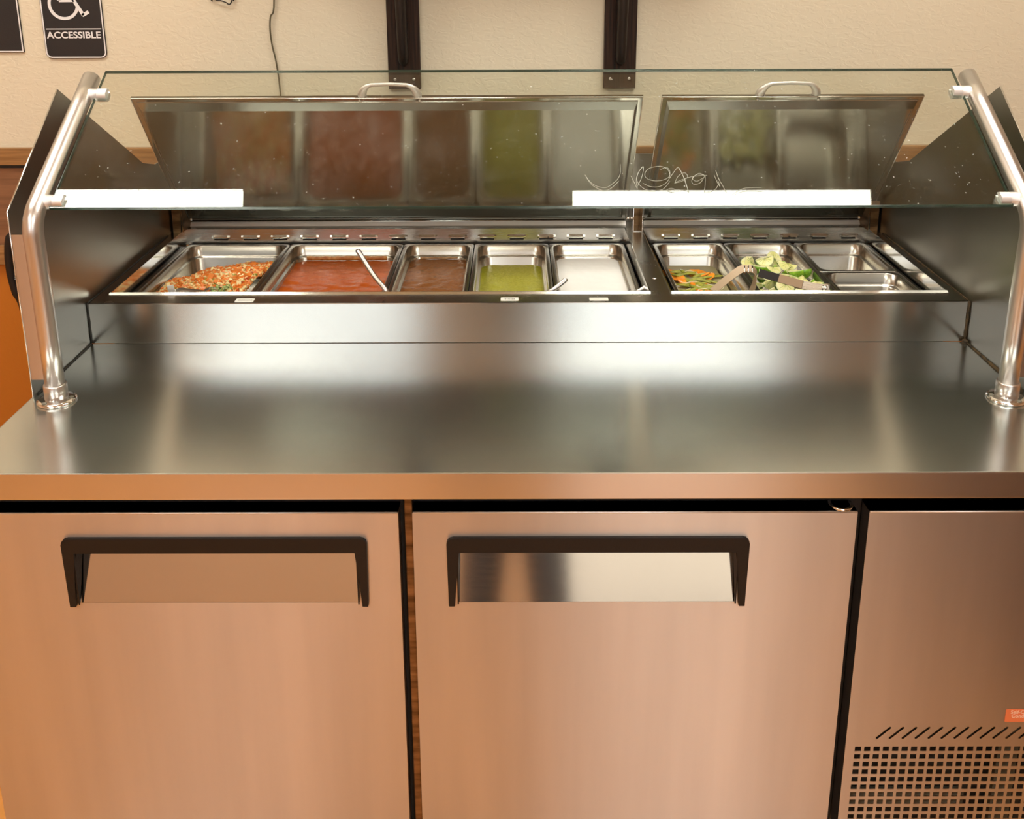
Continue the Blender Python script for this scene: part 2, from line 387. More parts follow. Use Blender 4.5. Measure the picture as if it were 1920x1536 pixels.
# louvres in the back recess wall
LV = None
for u in [-.8534 + .0806*k for k in range(14)] + [.3720 + .0806*k for k in range(7)]:
    loc = (u+.025, OY1-.008, .0655)
    if LV is None:
        b = B(); x = u
        prism(b, [(OY1-.004, .0660), (OY1-.0125, .0700), (OY1-.0135, .0735), (OY1-.004, .0775)], x+.006, x+.044, 'x')
        prism(b, [(OY1-.004, .0665), (OY1-.008, .0700), (OY1-.008, .0725), (OY1-.004, .0765)], x, x+.05, 'x')
        LV = obj('louvre', b, m_chrome, T, loc)
    else: like(LV, loc, T)
b = B()
for u in [-.8534 + .0806*k for k in range(14)] + [.3720 + .0806*k for k in range(7)]: box(b, u+.006, u+.044, OY1-.0052, OY1-.0042, .0625, .0655)
obj('louvre_slots', b, m_dark, T, kind='stuff')
# hood behind the lids
b = B(); box(b, -.9500, .9500, 2.577, 2.583, .080, .285, .001); obj('rear_panel', b, m_side, T)
# cabinet body
b = B(); box(b, -.9500, .9500, 1.474, 2.58, -.80, -.0495); obj('cabinet_body', b, m_side, T)
for x in (-.86, .86):
    for y in (1.56, 2.48):
        b = B(); lathe(b, [(.028, 0), (.030, .01), (.018, .02), (.018, .12)], (x, y, -ZO), 14); obj('leg', b, m_tube, T)
b = B(); box(b, -.9500, .5630, 1.455, 1.473, -.80, -.0495); obj('door_surround', b, m_dark, T)
b = B(); box(b, -.2170, -.2035, 1.441, 1.4545, -.80, -.0500, .002); obj('mullion', b, m_mull, T)

def door(x0, x1, hx0, hx1, label=None):
    y0, y1 = 1.4185, 1.4530; zt, zb = -.0800, -.79
    hz0, hz1 = -.2535, -.150
    b = B()
    # the pressed steel skin round the handle recess, and its folded edges
    for q in ((x0, hx0, zb, zt), (hx1, x1, zb, zt), (hx0, hx1, zb, hz0), (hx0, hx1, hz1, zt)): box(b, q[0], q[1], y0, y0+.002, q[2], q[3])
    box(b, x0, x1, y0+.002, y1, zt-.002, zt); box(b, x0, x1, y0+.002, y1, zb, zb+.002)
    box(b, x0, x0+.002, y0+.002, y1, zb, zt); box(b, x1-.002, x1, y0+.002, y1, zb, zt)
    bmesh.ops.remove_doubles(b, verts=b.verts, dist=1e-5)
    d = obj('door', b, m_door, T)
    b = B(); tube(b, [(x0+.001, y0+.0012, zt-.0006), (x1-.001, y0+.0012, zt-.0006)], .0017, 8); obj('door_edge', b, m_satin, d)
    # sloped plate behind the grip
    b = B(); prism(b, [(y0+.0005, hz0), (y0+.034, hz1), (y0+.036, hz1), (y0+.036, hz0-.001), (y0+.0005, hz0-.001)], hx0, hx1, 'x'); obj('recess_plate', b, m_plate, d)
    # black surround: bar, tapered arms, cheeks
    ox0, ox1 = hx0-.0175, hx1+.0175; t = -.1245; r = .012
    prof = [(ox0+.002, -.2575), (ox0+.0125, -.2575), (hx0+.002, hz1), (hx1-.002, hz1), (ox1-.0125, -.2575), (ox1-.002, -.2575), (ox1, t-r)]
    prof += [(ox1-r+r*math.cos(math.radians(a)), t-r+r*math.sin(math.radians(a))) for a in (30, 60, 90)]
    prof += [(ox0+r+r*math.cos(math.radians(a)), t-r+r*math.sin(math.radians(a))) for a in (90, 120, 150, 180)]
    b = B(); prism(b, prof, y0-.0075, y0+.0003, 'y', .0018)
    obj('handle', b, m_black, d)
    b = B()
    for xa, xb in ((hx0-.0005, hx0+.002), (hx1-.002, hx1+.0005)): prism(b, [(y0-.006, hz0), (y0-.006, hz1), (y0+.034, hz1)], xa, xb, 'x')
    box(b, hx0, hx1, y0+.0002, y0+.034, hz1, hz1+.003)
    obj('recess_lining', b, m_black, d)
    return d
door(-.9693, -.2248, -.7765, -.2960)
door(-.2010, .5435, -.1272, .3480)
# small hinge bracket at the top of the second door
b = B(); tube(b, arc((.520, 1.436), .018, 150, 380, 10, 'xy', -.0760), .003, 8); obj('hinge', b, m_chrome, T)

# machine compartment panel with its perforations
def poly_slot(xa, za, xb, zb, r):
    a = math.atan2(zb-za, xb-xa); o = []
    for cx, cz, a0 in ((xb, zb, -90), (xa, za, 90)):
        for k in range(5): t = a + math.radians(a0 + 45*k); o.append((cx+r*math.cos(t), cz+r*math.sin(t)))
    return o
holes = []
for i in range(22):
    for j in range(13):
        x = .5804+.0168*i+.0002; z = -.5569-.01685*j
        holes.append([(x, z-.0100), (x+.0112, z-.0100), (x+.0112, z), (x, z)])
for i in range(15):
    x = .6180+.0232*i; holes.append(poly_slot(x, -.5385, x+.0215, -.5165, .0022))
G = cut_sheet('machine_panel', [(.5632, -.79), (.9693, -.79), (.9693, -.080), (.5632, -.080)], holes, 1.4185, .0015, m_door, T)
b = B(); box(b, .5632, .9693, 1.420, 1.453, -.082, -.080); box(b, .5632, .5650, 1.420, 1.453, -.79, -.082); box(b, .9675, .9693, 1.420, 1.453, -.79, -.082); obj('panel_return', b, m_door, G)
b = B(); tube(b, [(.5642, 1.4197, -.0806), (.9683, 1.4197, -.0806)], .0018, 8); obj('panel_edge', b, m_satin, G)
m_condenser = mottled('mottled_condenser', (0.006, 0.005, 0.004), (0.045, 0.042, 0.034), 22, .7, 0, (1, 1, 1), 0, .45, .6)  # near-black with mottled grey patches, behind the perforations
b = B(); box(b, .5660, .9500, 1.4545, 1.4600, -.79, -.0850); obj('condenser_screen', b, m_condenser, G)
m_pipe = plain('greyed_pipe', (0.16, 0.15, 0.11), .6)
b = B(); box(b, .5900, .8000, 1.440, 1.4530, -.715, -.680); box(b, .848, .885, 1.435, 1.4530, -.79, -.500); obj('pipe', b, m_pipe, G)
# orange sticker
m_sticker = plain('orange_sticker', (0.85, 0.22, 0.08), .45); m_stprint = plain('pale_print', (0.95, 0.62, 0.45), .5)
b = B(); prism(b, rrect(.8415, .9500, -.5035, -.4765, .002, 3), 1.4178, 1.4184, 'y'); st = obj('sticker', b, m_sticker, G); st['label'] = 'orange sticker with pale lettering'
text_mesh('lettering', 'Self-Cleaning', .0100, m_stprint, st, (.8500, 1.4176, -.4855), offset=.0002, align='LEFT')
text_mesh('lettering', 'Condenser', .0100, m_stprint, st, (.8520, 1.4176, -.4940), offset=.0002, align='LEFT')

# end panels
def end_panel(s):
    x = s*HX
    prof = [(1.6855, 0), (2.576, 0), (2.576, .296), (2.41, .2965), (2.331, .3175), (1.936, .5585), (1.6865, .3700)]
    b = B(); prism(b, prof, x, x+s*.003, 'x', .0004); p = obj('end_panel', b, m_side, T)
    b = B(); prism(b, [(x, .0375), (x-s*.036, .0375), (x-s*.036, .3270), (x, .3270)], 1.6852, 1.6872, 'y'); obj('front_flange', b, m_door, p)
    b = B(); tube(b, [(x+s*.0015, 1.6850, 0.001), (x+s*.0015, 1.6860, .3700), (x+s*.0015, 1.9355, .5590)], .0016, 6); obj('edge_strip', b, m_chrome, p)
    # sealant in the corner
    b = B(); r = .0022 if s < 0 else .0034
    pts = [Vector((x-s*.001, y, .0012)) for y in (1.70, 1.74, 1.80, 1.86, 1.90, 1.942)]
    tube(b, pts, [r*random.uniform(.6, 1.3) for _ in pts], 8)
    pts = [Vector((x-s*.001, 1.9440, z)) for z in (.002, .02, .035, .05, .065, .08, .094)]
    tube(b, pts, [r*random.uniform(.6, 1.4) for _ in pts], 8)
    pts = [Vector((x-s*.001, y, .0935)) for y in (1.948, 2.0, 2.1, 2.2, 2.3, 2.4, 2.45)]
    tube(b, pts, [r*.6*random.uniform(.6, 1.3) for _ in pts], 8)
    if s > 0: bmesh.ops.create_icosphere(b, subdivisions=1, radius=.008, matrix=Matrix.Translation((x-.004, 1.938, .002)))
    obj('sealant', b, m_rust if s > 0 else m_seal, p)
    # hinge support standing against the end panel, its orange reflection painted in brown
    b = B(); xa = x - s*.004
    prism(b, [(xa, zt), (xa-s*.020, zt), (xa-s*.026, .175), (xa, .175)], 2.480, 2.4825, 'y')
    prism(b, [(2.4825, zt), (2.4825, .175), (2.56, .175), (2.56, zt)], xa-s*.026, xa-s*.024, 'x')
    obj('hinge_support', b, m_mull, T)
    b = B(); lathe(b, [(.0035, 0), (.0035, s*-.030)], (xa-s*.001, 2.548, .110), 10, 'x'); obj('hinge_pin', b, m_chrome, T)
end_panel(-1); end_panel(1)
# channel between the lids
b = B(); box(b, .2900, .2915, 2.478, 2.560, zt, .172); box(b, .3145, .3160, 2.478, 2.560, zt, .172); box(b, .2915, .3145, 2.545, 2.547, zt, .172)
tube(b, [(.2905, 2.4775, .135), (.2905, 2.4775, zt+.001), (.3155, 2.4775, zt+.001), (.3155, 2.4775, .135)], .0016, 6)
obj('hinge_channel', b, m_chrome, T)
b = B(); box(b, .2916, .3144, 2.540, 2.544, zt, .172); obj('channel_back', b, m_mull, T)
for x in (.279, .318): 
    b = B(); lathe(b, [(.0035, 0), (.0035, .012)], (x, 2.548, .110), 10, 'x'); obj('hinge_pin', b, m_chrome, T)

# bright angled strip in front of the hinges
for xa, xb in ((-.9400, .2780), (.3280, .9420)):
    b = B(); prism(b, [(2.5385, zt), (2.5475, zt+.0095), (2.5490, zt+.0095), (2.5490, zt)], xa, xb, 'x'); obj('hinge_strip', b, m_satin, T)
# lids, propped open
def lid(x0, x1, hx0, hx1):
    P0 = Vector((0, 2.552, .1035)); D = Vector((0, 2.270-2.552, .4885-.1035)); L = D.length; D.normalize()
    Nn = Vector((0, -D.z, D.y)); Nn = Nn if Nn.y < 0 else -Nn                    # towards the pans
    def R(bm): 
        for v in bm.verts: v.co = P0 + Vector((v.co.x, 0, 0)) + D * v.co.y - Nn * v.co.z
    # local: x along, y up the lid, z outwards (away from the pans)
    b = B(); box(b, x0, x1, 0, L, 0, .008, .001); R(b); l = obj('lid', b, m_lid, T)
    b = B()                                            # plug with sloped sides on the underside
    q0 = [(x0+.012, .010), (x1-.012, .010), (x1-.012, L-.012), (x0+.012, L-.012)]; q1 = [(x0+.020, .026), (x1-.020, .026), (x1-.020, L-.034), (x0+.020, L-.034)]
    A = [b.verts.new((p[0], p[1], 0)) for p in q0]; C = [b.verts.new((p[0], p[1], -.010)) for p in q1]
    q2 = [(x0+.022, .028), (x1-.022, .028), (x1-.022, L-.036), (x0+.022, L-.036)]
    D2 = [b.verts.new((p[0], p[1], -.010)) for p in q2]; E2 = [b.verts.new((p[0], p[1], -.0085)) for p in q2]
    for X, Y in ((A, C), (C, D2), (D2, E2)):
        for i in range(4): b.faces.new((X[i], X[(i+1) % 4], Y[(i+1) % 4], Y[i]))
    b.faces.new(E2); R(b); obj('inner_panel', b, m_lid, l)
    b = B(); e = [(x0+.001, L-.001, -.0006), (x1-.001, L-.001, -.0006)]; tube(b, e, .0014, 6)
    tube(b, [(x0+.012, L-.013, -.001), (x1-.012, L-.013, -.001)], .0009, 6); tube(b, [(x0+.001, .002, -.001), (x0+.001, L-.002, -.001)], .0009, 6); tube(b, [(x1-.001, .002, -.001), (x1-.001, L-.002, -.001)], .0009, 6)
    tube(b, [(x0+.003, .001, -.002), (x1-.003, .001, -.002)], .0018, 6); R(b); obj('lid_edge', b, m_chrome, l)
    # bow handle on the leading edge
    b = B(); h = .040; yb = L - .004
    pts = [(hx0+.009, yb-.006, .010), (hx0+.010, yb+.008, .010), (hx0+.015, yb+.020, .011), (hx0+.023, yb+.029, .012), (hx0+.034, yb+.0335, .013), ((hx0+hx1)/2, yb+.036, .013)]
    pts = pts + [(hx0+hx1-p[0], p[1], p[2]) for p in pts[-2::-1]]
    w = [.0125, .0118, .0098, .0068, .0052, .0050]; w = w + w[-2::-1]
    tube(b, pts, w, 10, u0=(1, 0, 0), sx=.95, sy=.75); R(b); obj('lid_handle', b, m_satin, l)
    for x in (hx0+.004, hx1-.004):
        b = B(); bmesh.ops.create_icosphere(b, subdivisions=2, radius=.0035, matrix=Matrix.Translation((x, L-.009, -.001)))
        R(b); obj('handle_screw', b, m_tube, l)
lid(-.9430, .2795, -.4010, -.2500)
lid(.3240, .9475, .5480, .7010)

# paper labels stuck on the rail
for x0, x1, y0, y1, tx in ((-.6360, -.5960, 1.953, 1.974, .028), (-.0590, -.0200, 1.957, 1.976, .022), (.1340, .1750, 1.957, 1.973, .0)):
    b = B(); prism(b, rrect(x0, x1, y0, y1, .002, 2), zt, zt+.0007, 'z'); lb = obj('paper_label', b, m_paper, T); lb['label'] = 'small white paper label'
    if tx:
        b = B(); xm = (x0+x1)/2; x = xm-tx/2
        while x < xm+tx/2: w = random.uniform(.0015, .004); box(b, x, x+w, (y0+y1)/2-.003, (y0+y1)/2+.003, zt+.0007, zt+.0009); x += w+.001
        obj('faded_print', b, m_print, lb, kind='stuff')

# ------------------------------------------------------------------ sneeze guard
SG = thing('sneeze_guard', (0, 1.673, 0), 'slanted clear glass sneeze guard on two bent steel posts over the food pans', 'sneeze guard')
A0 = Vector((0, 1.7006, .3839)); SD = Vector((0, .2839, .1936)).normalized(); SN = Vector((0, -SD.z, SD.y))
def sp(x, y, z):   # point over the slanted line: y along the slope from A0, z along the normal
    return Vector((x, 0, 0)) + A0 + SD*y + SN*z
G0, G1, TH = -.0142, .3570, .0062
def quadbox(b, x0, x1, s0, s1, n0, n1, caps=(1, 1)):
    v = [b.verts.new(sp(x, s, n)) for n in (n0, n1) for x, s in ((x0, s0), (x1, s0), (x1, s1), (x0, s1))]
    b.faces.new(v[0:4]); b.faces.new(v[4:8])
    if caps: 
        for i in range(4): b.faces.new((v[i], v[(i+1) % 4], v[4+(i+1) % 4], v[4+i]))
GX0, GX1 = -.8760, .8780
b = B(); quadbox(b, GX0, GX1, G0, G1, -TH/2, TH/2, 0); gp = obj('glass_pane', b, m_glass, SG)
b = B(); e = .0012
quadbox(b, GX0-e, GX1+e, G0-e, G0, -TH/2, TH/2); quadbox(b, GX0-e, GX1+e, G1, G1+e, -TH/2, TH/2)
quadbox(b, GX0-e, GX0, G0, G1, -TH/2, TH/2); quadbox(b, GX1, GX1+e, G0, G1, -TH/2, TH/2)
obj('glass_edge', b, m_glassedge, gp)
# scratched scrawl on the glass
def scr(pts): 
    # px offsets in the photo's frame of the scrawl -> metres along the glass
    return pts
def px_on_glass(u, v):
    fwv, rtv, upv = fw, rt, up
    d = fwv + rtv*(u-960)/F_PX - upv*(v-V0)/F_PX; C = Vector((-.0285, 0, .835)); n = SN
    P = A0 + SN*(TH/2+.0003)
    return C + d*((P-C).dot(n)/d.dot(n))
strokes = [
 [(1097,328),(1104,338),(1114,347),(1126,351),(1136,352),(1148,345),(1158,336),(1163,325),(1163,308)],
 [(1097,328),(1108,345),(1122,354),(1134,358),(1147,352),(1160,340)],
 [(1183,330),(1190,344),(1195,354),(1193,340),(1196,325),(1206,312),(1204,330),(1195,350)],
 [(1206,312),(1198,322),(1194,336),(1200,348),(1212,356),(1228,358),(1244,354),(1256,340)],
 [(1238,318),(1250,314),(1256,322),(1254,332),(1242,338),(1226,339),(1213,335),(1209,327),(1214,318),(1226,313),(1240,312),(1252,318),(1256,330),(1250,342),(1236,350),(1220,350),(1206,344)],
 [(1256,334),(1264,322),(1272,314),(1280,328),(1286,345),(1292,362)],
 [(1272,314),(1284,336),(1291,362)],
 [(1265,344),(1272,330),(1284,324),(1289,332),(1278,340),(1265,343),(1290,333),(1316,329),(1326,329)],
 [(1322,330),(1312,325),(1302,330),(1297,340),(1302,346),(1314,342),(1322,330),(1322,348),(1322,361),(1340,356),(1348,344)],
 [(1318,334),(1306,340),(1298,334),(1308,327),(1320,328)],
 [(1342,320),(1348,336),(1356,350),(1363,364)], [(1339,328),(1345,342),(1350,350),(1346,338)],
 [(1372,366),(1384,358),(1396,353),(1410,352),(1428,352)], [(1376,366),(1390,360),(1404,358),(1428,359)],
 [(1250,356),(1258,353),(1266,356),(1260,361),(1252,358),(1270,356),(1290,358)]]
b = B()
for s in strokes:
    P = [px_on_glass(*p) for p in s]; Q = []
    for i in range(len(P)-1):                           # Catmull-Rom
        p0, p1, p2, p3 = P[max(i-1,0)], P[i], P[i+1], P[min(i+2,len(P)-1)]
        for k in range(4):
            t = k/4; Q.append(.5*((2*p1)+(p2-p0)*t+(2*p0-5*p1+4*p2-p3)*t*t+(3*p1-p0-3*p2+p3)*t**3))
    Q.append(P[-1]); tube(b, Q, .00045, 4)
m_scratch = plain('etched_scratch', (.55, .58, .50), .6); m_scratch.node_tree.nodes['Principled BSDF'].inputs['Alpha'].default_value = .75
obj('scratched_scrawl', b, m_scratch, gp)['label'] = 'pale scrawl scratched into the glass'

def post(x, s):
    P = []
    bend = Vector((x, 1.668, .362))
    d1 = Vector((0, 0, 1)); d2 = SD; R_ = .060
    a = d1.angle(d2); tl = R_*math.tan(a/2); p_in = bend - d1*tl; c = p_in + Vector((0, 1, 0))*R_
    P = [Vector((x, 1.672, .030)), Vector((x, 1.672, .12)), Vector((x, 1.6705, .22))]
    bend_c = A0.copy(); # arc then the slope through A0
    base_y = 1.6675
    # centre of the arc so that it ends tangent to the slanted line
    # line: A0 + SD*s ; arc centre is R_ off the vertical and R_ off the line
    nn = -SN if SN.z > 0 else SN                      # down/back side of the slope
    # solve c = (base_y + R_, cz) with distance to line = R_
    cyy = base_y + R_
    # point on line at distance R_ along nn : (A0 + SD*s + nn*R_).y == cyy
    sv = (cyy - A0.y - nn.y*R_) / SD.y; cc = A0 + SD*sv + nn*R_
    ang1 = math.degrees(math.atan2((A0+SD*sv-cc).z, (A0+SD*sv-cc).y))
    P += [Vector(q) for q in arc((cc.y, cc.z), R_, 180, ang1, 10, 'yz', x)]
    P += [sp(x, sv+(.340-sv)*k/4, 0) for k in (1, 2, 3, 4)]
    b = B(); tube(b, P, .0178, 24); o = obj('post', b, m_tube, SG)
    b = B(); e1 = sp(x, .3401, 0); tube(b, [e1-SD*.001, e1+SD*.0012, e1+SD*.0018], [.0178, .0170, .010], 24); obj('end_cap', b, m_chrome, o)
    b = B(); lathe(b, [(.0212, .004), (.0212, .034), (.0205, .036), (.0180, .0362)], (x, 1.672, 0), 24); obj('collar', b, m_tube, o)
    b = B(); lathe(b, [(.0350, 0), (.0362, .002), (.0355, .0045), (.0300, .0065), (.0212, .0080)], (x, 1.672, 0), 32); obj('base_flange', b, m_chrome, o)
    for a in (245, 5, 125) if s < 0 else (295, 175, 55):
        q = (x+.0275*math.cos(math.radians(a)), 1.672+.0275*math.sin(math.radians(a)), .0065)
        b = B(); lathe(b, [(.0048, 0), (.0048, .0012), (.003, .0022)], q, 10); lathe(b, [(.0022, .0012), (.0021, .0024)], q, 8); obj('screw', b, m_pipe, o)
    for t in (.0015, .2885):
        c = sp(x, t, 0)
        b = B(); lathe(b, [(.0122, 0), (.0134, .001*-s), (.0134, .030*-s)], c, 20, 'x')
        obj('standoff', b, m_satin, o)
        for n0, n1 in ((-.0120, -TH/2-.0002), (TH/2+.0002, .0120)):     # slotted jaw gripping the pane
            b = B(); seg = 10; L0, L1 = c.x+s*-.030, c.x+s*-.048
            mid = [math.acos(max(-1, min(1, q/.0134))) for q in (n0, n1)]
            lo, hi = sorted((n0, n1)); pts = []
            for k in range(seg+1):
                q = lo+(hi-lo)*k/seg; pts.append((math.sqrt(max(0, .0134**2-q*q)), q))
            pts = pts + [(-w_, q) for w_, q in pts[::-1]]
            A_ = [b.verts.new(Vector((L0, 0, 0)) + Vector((0, c.y, c.z)) + SD*w_ + SN*q) for w_, q in pts]
            C_ = [b.verts.new(Vector((L1, 0, 0)) + Vector((0, c.y, c.z)) + SD*w_ + SN*q) for w_, q in pts]
            b.faces.new(A_); b.faces.new(C_[::-1]); n_ = len(A_)
            for k in range(n_): b.faces.new((A_[k], A_[(k+1) % n_], C_[(k+1) % n_], C_[k]))
            obj('clamp_jaw', b, m_satin, o)
post(-.9020, -1); post(.9060, 1)

# ------------------------------------------------------------------ food pans
RZ = .0550
def pan(x0, x1, y0, y1, label, group, depth=.093, front=True):
    x0 += .0010; x1 -= .0010
    rings = [(0, -.0040, .012), (0, -.0005, .012), (.0010, .0006, .012), (.0085, .0006, .030), (.0112, -.0012, .030), (.0122, -.0260, .032), (.0135, -.0285, .032), (.0175, -.0305, .030), (.0190, -.0330, .030), (.0215, -depth+.008, .030), (.0265, -depth+.002, .028), (.0355, -depth, .022)]
    b = B(); prev = None
    for ins, dz, r in rings:
        ring = [b.verts.new((p[0], p[1], RZ+dz)) for p in rrect(x0+ins, x1-ins, y0+ins, y1-ins, max(r-ins*.15, .006), 7)]
        if prev:
            for k in range(len(ring)): b.faces.new((prev[k], prev[(k+1) % len(ring)], ring[(k+1) % len(ring)], ring[k])).smooth = True
        prev = ring
    b.faces.new(prev)
    o = obj('food_pan', b, m_pan); tag(o, label, 'food pan', group); return o
PY0, PY1 = 2.062, 2.490
SX = [-.915, -.6358, -.3285, -.1370, .0640, .2680]
G3 = 'steel food pans sunk in the left opening'
pan(SX[0], SX[1], PY0, PY1, 'wide steel pan holding chopped tomato salsa at the left end', G3)
pan(SX[1], SX[2], PY0, PY1, 'wide steel pan of red salsa with a long spoon leaning out', G3)
pan(SX[2], SX[3], PY0, PY1, 'narrow steel pan of brown salsa between red and green salsas', G3)
pan(SX[3], SX[4], PY0, PY1, 'narrow steel pan of green salsa', G3)
pan(SX[4], SX[5], PY0, PY1, 'narrow steel pan filled with white cream sauce', G3)
G4 = 'steel food pans sunk in the right opening'
SX2 = [.3440, .5360, .7250, .9200]
pan(SX2[0], SX2[1], PY0, PY1, 'steel pan of pickled carrots and peppers', G4)
pan(SX2[1], SX2[2], PY0, PY1, 'steel pan heaped with cut limes', G4)
pan(SX2[2], SX2[3], 2.251, PY1, 'empty short steel pan nearer the back wall', G4)
pan(SX2[2], SX2[3], PY0, 2.249, 'empty short steel pan at the front corner beside the tongs', G4)

# sauces
def sauce(name, x0, x1, z, mat, label, wob=.0006, skim=None, depth=.093):
    f = (RZ-z-.033)/(depth-.033-.008); ins = .0192 + .0018*max(0, f) if z < RZ-.033 else .0182
    b = B(); nx, ny = 34, 60; X0, X1, Y0, Y1 = x0+ins, x1-ins, PY0+ins, PY1-ins; r = .027
    grid = {}
    for i in range(nx+1):
        for j in range(ny+1):
            x = X0+(X1-X0)*i/nx; y = Y0+(Y1-Y0)*j/ny
            # pull the corners in to a rounded rectangle
            cx = min(max(x, X0+r), X1-r); cy = min(max(y, Y0+r), Y1-r); d = math.hypot(x-cx, y-cy)
            if d > r: x = cx+(x-cx)*r/d; y = cy+(y-cy)*r/d
            grid[i, j] = b.verts.new((x, y, z + wob*noise.noise(Vector((x*90, y*90, z*50)))+wob*1.5*noise.noise(Vector((x*30, y*40, 3)))))
    for i in range(nx):
        for j in range(ny): b.faces.new((grid[i, j], grid[i+1, j], grid[i+1, j+1], grid[i, j+1])).smooth = True
    o = obj(name, b, mat); tag(o, label, 'salsa'); o['kind'] = 'stuff'; return o
def sauce_mat(name, c1, c2, scale=45, rough=.18, bump=.0008, seeds=None, stretch=(1, 1, 1)):
    m = mottled(name, c1, c2, scale*2.2, rough, 0, stretch, bump, .2, .8, 6.0)
    return m
m_red = sauce_mat('red_salsa_mix', (.36, .065, .008), (.46, .10, .014), 60)
m_brown = sauce_mat('brown_salsa_mix', (.18, .065, .018), (.25, .10, .032), 60)
m_green = sauce_mat('green_salsa_mix', (.27, .27, .012), (.42, .40, .035), 70)
m_white = sauce_mat('white_cream', (.95, .95, .90), (.97, .97, .93), 20, .3, .0004)
sauce('red_salsa', SX[1], SX[2], .0140, m_red, 'smooth red salsa filling the second wide pan', .0016)
sauce('brown_salsa', SX[2], SX[3], .0180, m_brown, 'dark brown salsa in a narrow pan', .0012)
sauce('green_salsa', SX[3], SX[4], .0010, m_green, 'bright green salsa in a narrow pan', .0008)
sauce('cream_sauce', SX[4], SX[5], .0190, m_white, 'plain white cream sauce in a narrow pan', .0004)
# dried salsa film on the back walls of the pans
def film(x0, x1, z0, z1, mat, parent_name):
    b = B(); n = 26; pr = []
    for i in range(n+1):
        x = x0+.045+(x1-x0-.09)*i/n; e = .002*noise.noise(Vector((x*120, 0, z1*9)))
        pr.append((b.verts.new((x, PY1-.0200, z0)), b.verts.new((x, PY1-.0190, z1+e))))
    for a, c in zip(pr, pr[1:]): b.faces.new((a[0], c[0], c[1], a[1])).smooth = True
    # give it a back so it is a thin solid
    o = obj('salsa_film', b, mat, bpy.data.objects[parent_name]); sol = o.modifiers.new('thick', 'SOLIDIFY'); sol.thickness = .0004
m_film = mottled('dried_salsa', (.42, .13, .02), (.62, .30, .08), 80, .4)
film(SX[1], SX[2], .0150, .0270, m_film, 'red_salsa')
film(SX[2], SX[3], .0190, .0240, mottled('dried_brown', (.30, .14, .05), (.50, .30, .14), 80, .4), 'brown_salsa')

# chopped tomato salsa: a heap of small dice
def heap():
    R3 = random.Random(3); b = B(); x0, x1, y0, y1 = SX[0]+.030, SX[1]-.030, PY0+.030, PY1-.034
    def hz(x, y):
        t = (y-y0)/(y1-y0); s = (x-x0)/(x1-x0)
        e = min(s, 1-s)
        base = .046 - .046*max(0, t-.42)/.58 + .010*noise.noise(Vector((x*14, y*14, 1)))
        base += .022*(s-.45)*t*1.5
        if s < .28: base -= .05*(.28-s)*(.3+t)
        return min(base, .052) 
    n = 24; g = {}
    for i in range(n+1):
        for j in range(n+1):
            x = x0+(x1-x0)*i/n; y = y0+(y1-y0)*j/n; g[i, j] = b.verts.new((x, y, hz(x, y)-.004))
    for i in range(n):
        for j in range(n): f = b.faces.new((g[i, j], g[i+1, j], g[i+1, j+1], g[i, j+1])); f.material_index = 1
    for k in range(7000):
        x = R3.uniform(x0, x1); y = R3.uniform(y0, y1)
        t = R3.random(); mi = 0 if t < .29 else (1 if t < .48 else (2 if t < .77 else (3 if t < .94 else 4)))
        s = R3.uniform(.0017, .0043) * (1.25 if mi == 0 else 1.0) * (1.4 if R3.random() < .12 else 1)
        if mi == 3: s *= .8
        rot = Euler((R3.uniform(0, 6), R3.uniform(0, 6), R3.uniform(0, 6))).to_matrix()
        c = Vector((x, y, hz(x, y)+R3.uniform(-.003, .004)))
        sx, sy, sz = s*R3.uniform(.7, 1.4), s*R3.uniform(.6, 1.1), s*(.35 if mi == 3 else R3.uniform(.5, 1))
        vs = [b.verts.new(c+rot @ Vector((a*sx, bb*sy, cc*sz))) for a in (-1, 1) for bb in (-1, 1) for cc in (-1, 1)]
        for q in ((0,1,3,2),(4,6,7,5),(0,4,5,1),(2,3,7,6),(0,2,6,4),(1,5,7,3)): b.faces.new([vs[i] for i in q]).material_index = mi
    ms = [plain('diced_tomato', (.70, .20, .03), .3), plain('tomato_flesh', (.74, .38, .12), .35), plain('diced_onion', (.84, .70, .36), .3),
          plain('cilantro_leaf', (.30, .31, .04), .5), plain('tomato_deep', (.42, .07, .012), .3)]
    me_o = obj('tomato_salsa', b, ms); tag(me_o, 'heap of chopped tomato, onion and cilantro salsa', 'salsa'); me_o['kind'] = 'stuff'
heap()
# pale herb clump in it
b = B()
R4 = random.Random(9)
for k in range(90):
    c = Vector((-.716+R4.gauss(0, .017), 2.125+R4.gauss(0, .018), .056+R4.uniform(-.004, .007)))
    rot = Euler((R4.uniform(-.8, .8), R4.uniform(-.8, .8), R4.uniform(0, 6))).to_matrix(); s = R4.uniform(.003, .007)
    vs = [b.verts.new(c+rot @ Vector(p)*s) for p in ((-1, 0, 0), (-.3, -.6, .12), (.6, -.4, 0), (1, 0, .15), (.5, .5, 0), (-.4, .55, .1))]
    b.faces.new(vs)
o = obj('cilantro_clump', b, mottled('cilantro', (.16, .26, .03), (.50, .56, .24), 160, .5)); tag(o, 'pale green cilantro clump on the chopped tomato salsa', 'herbs'); o['kind'] = 'stuff'

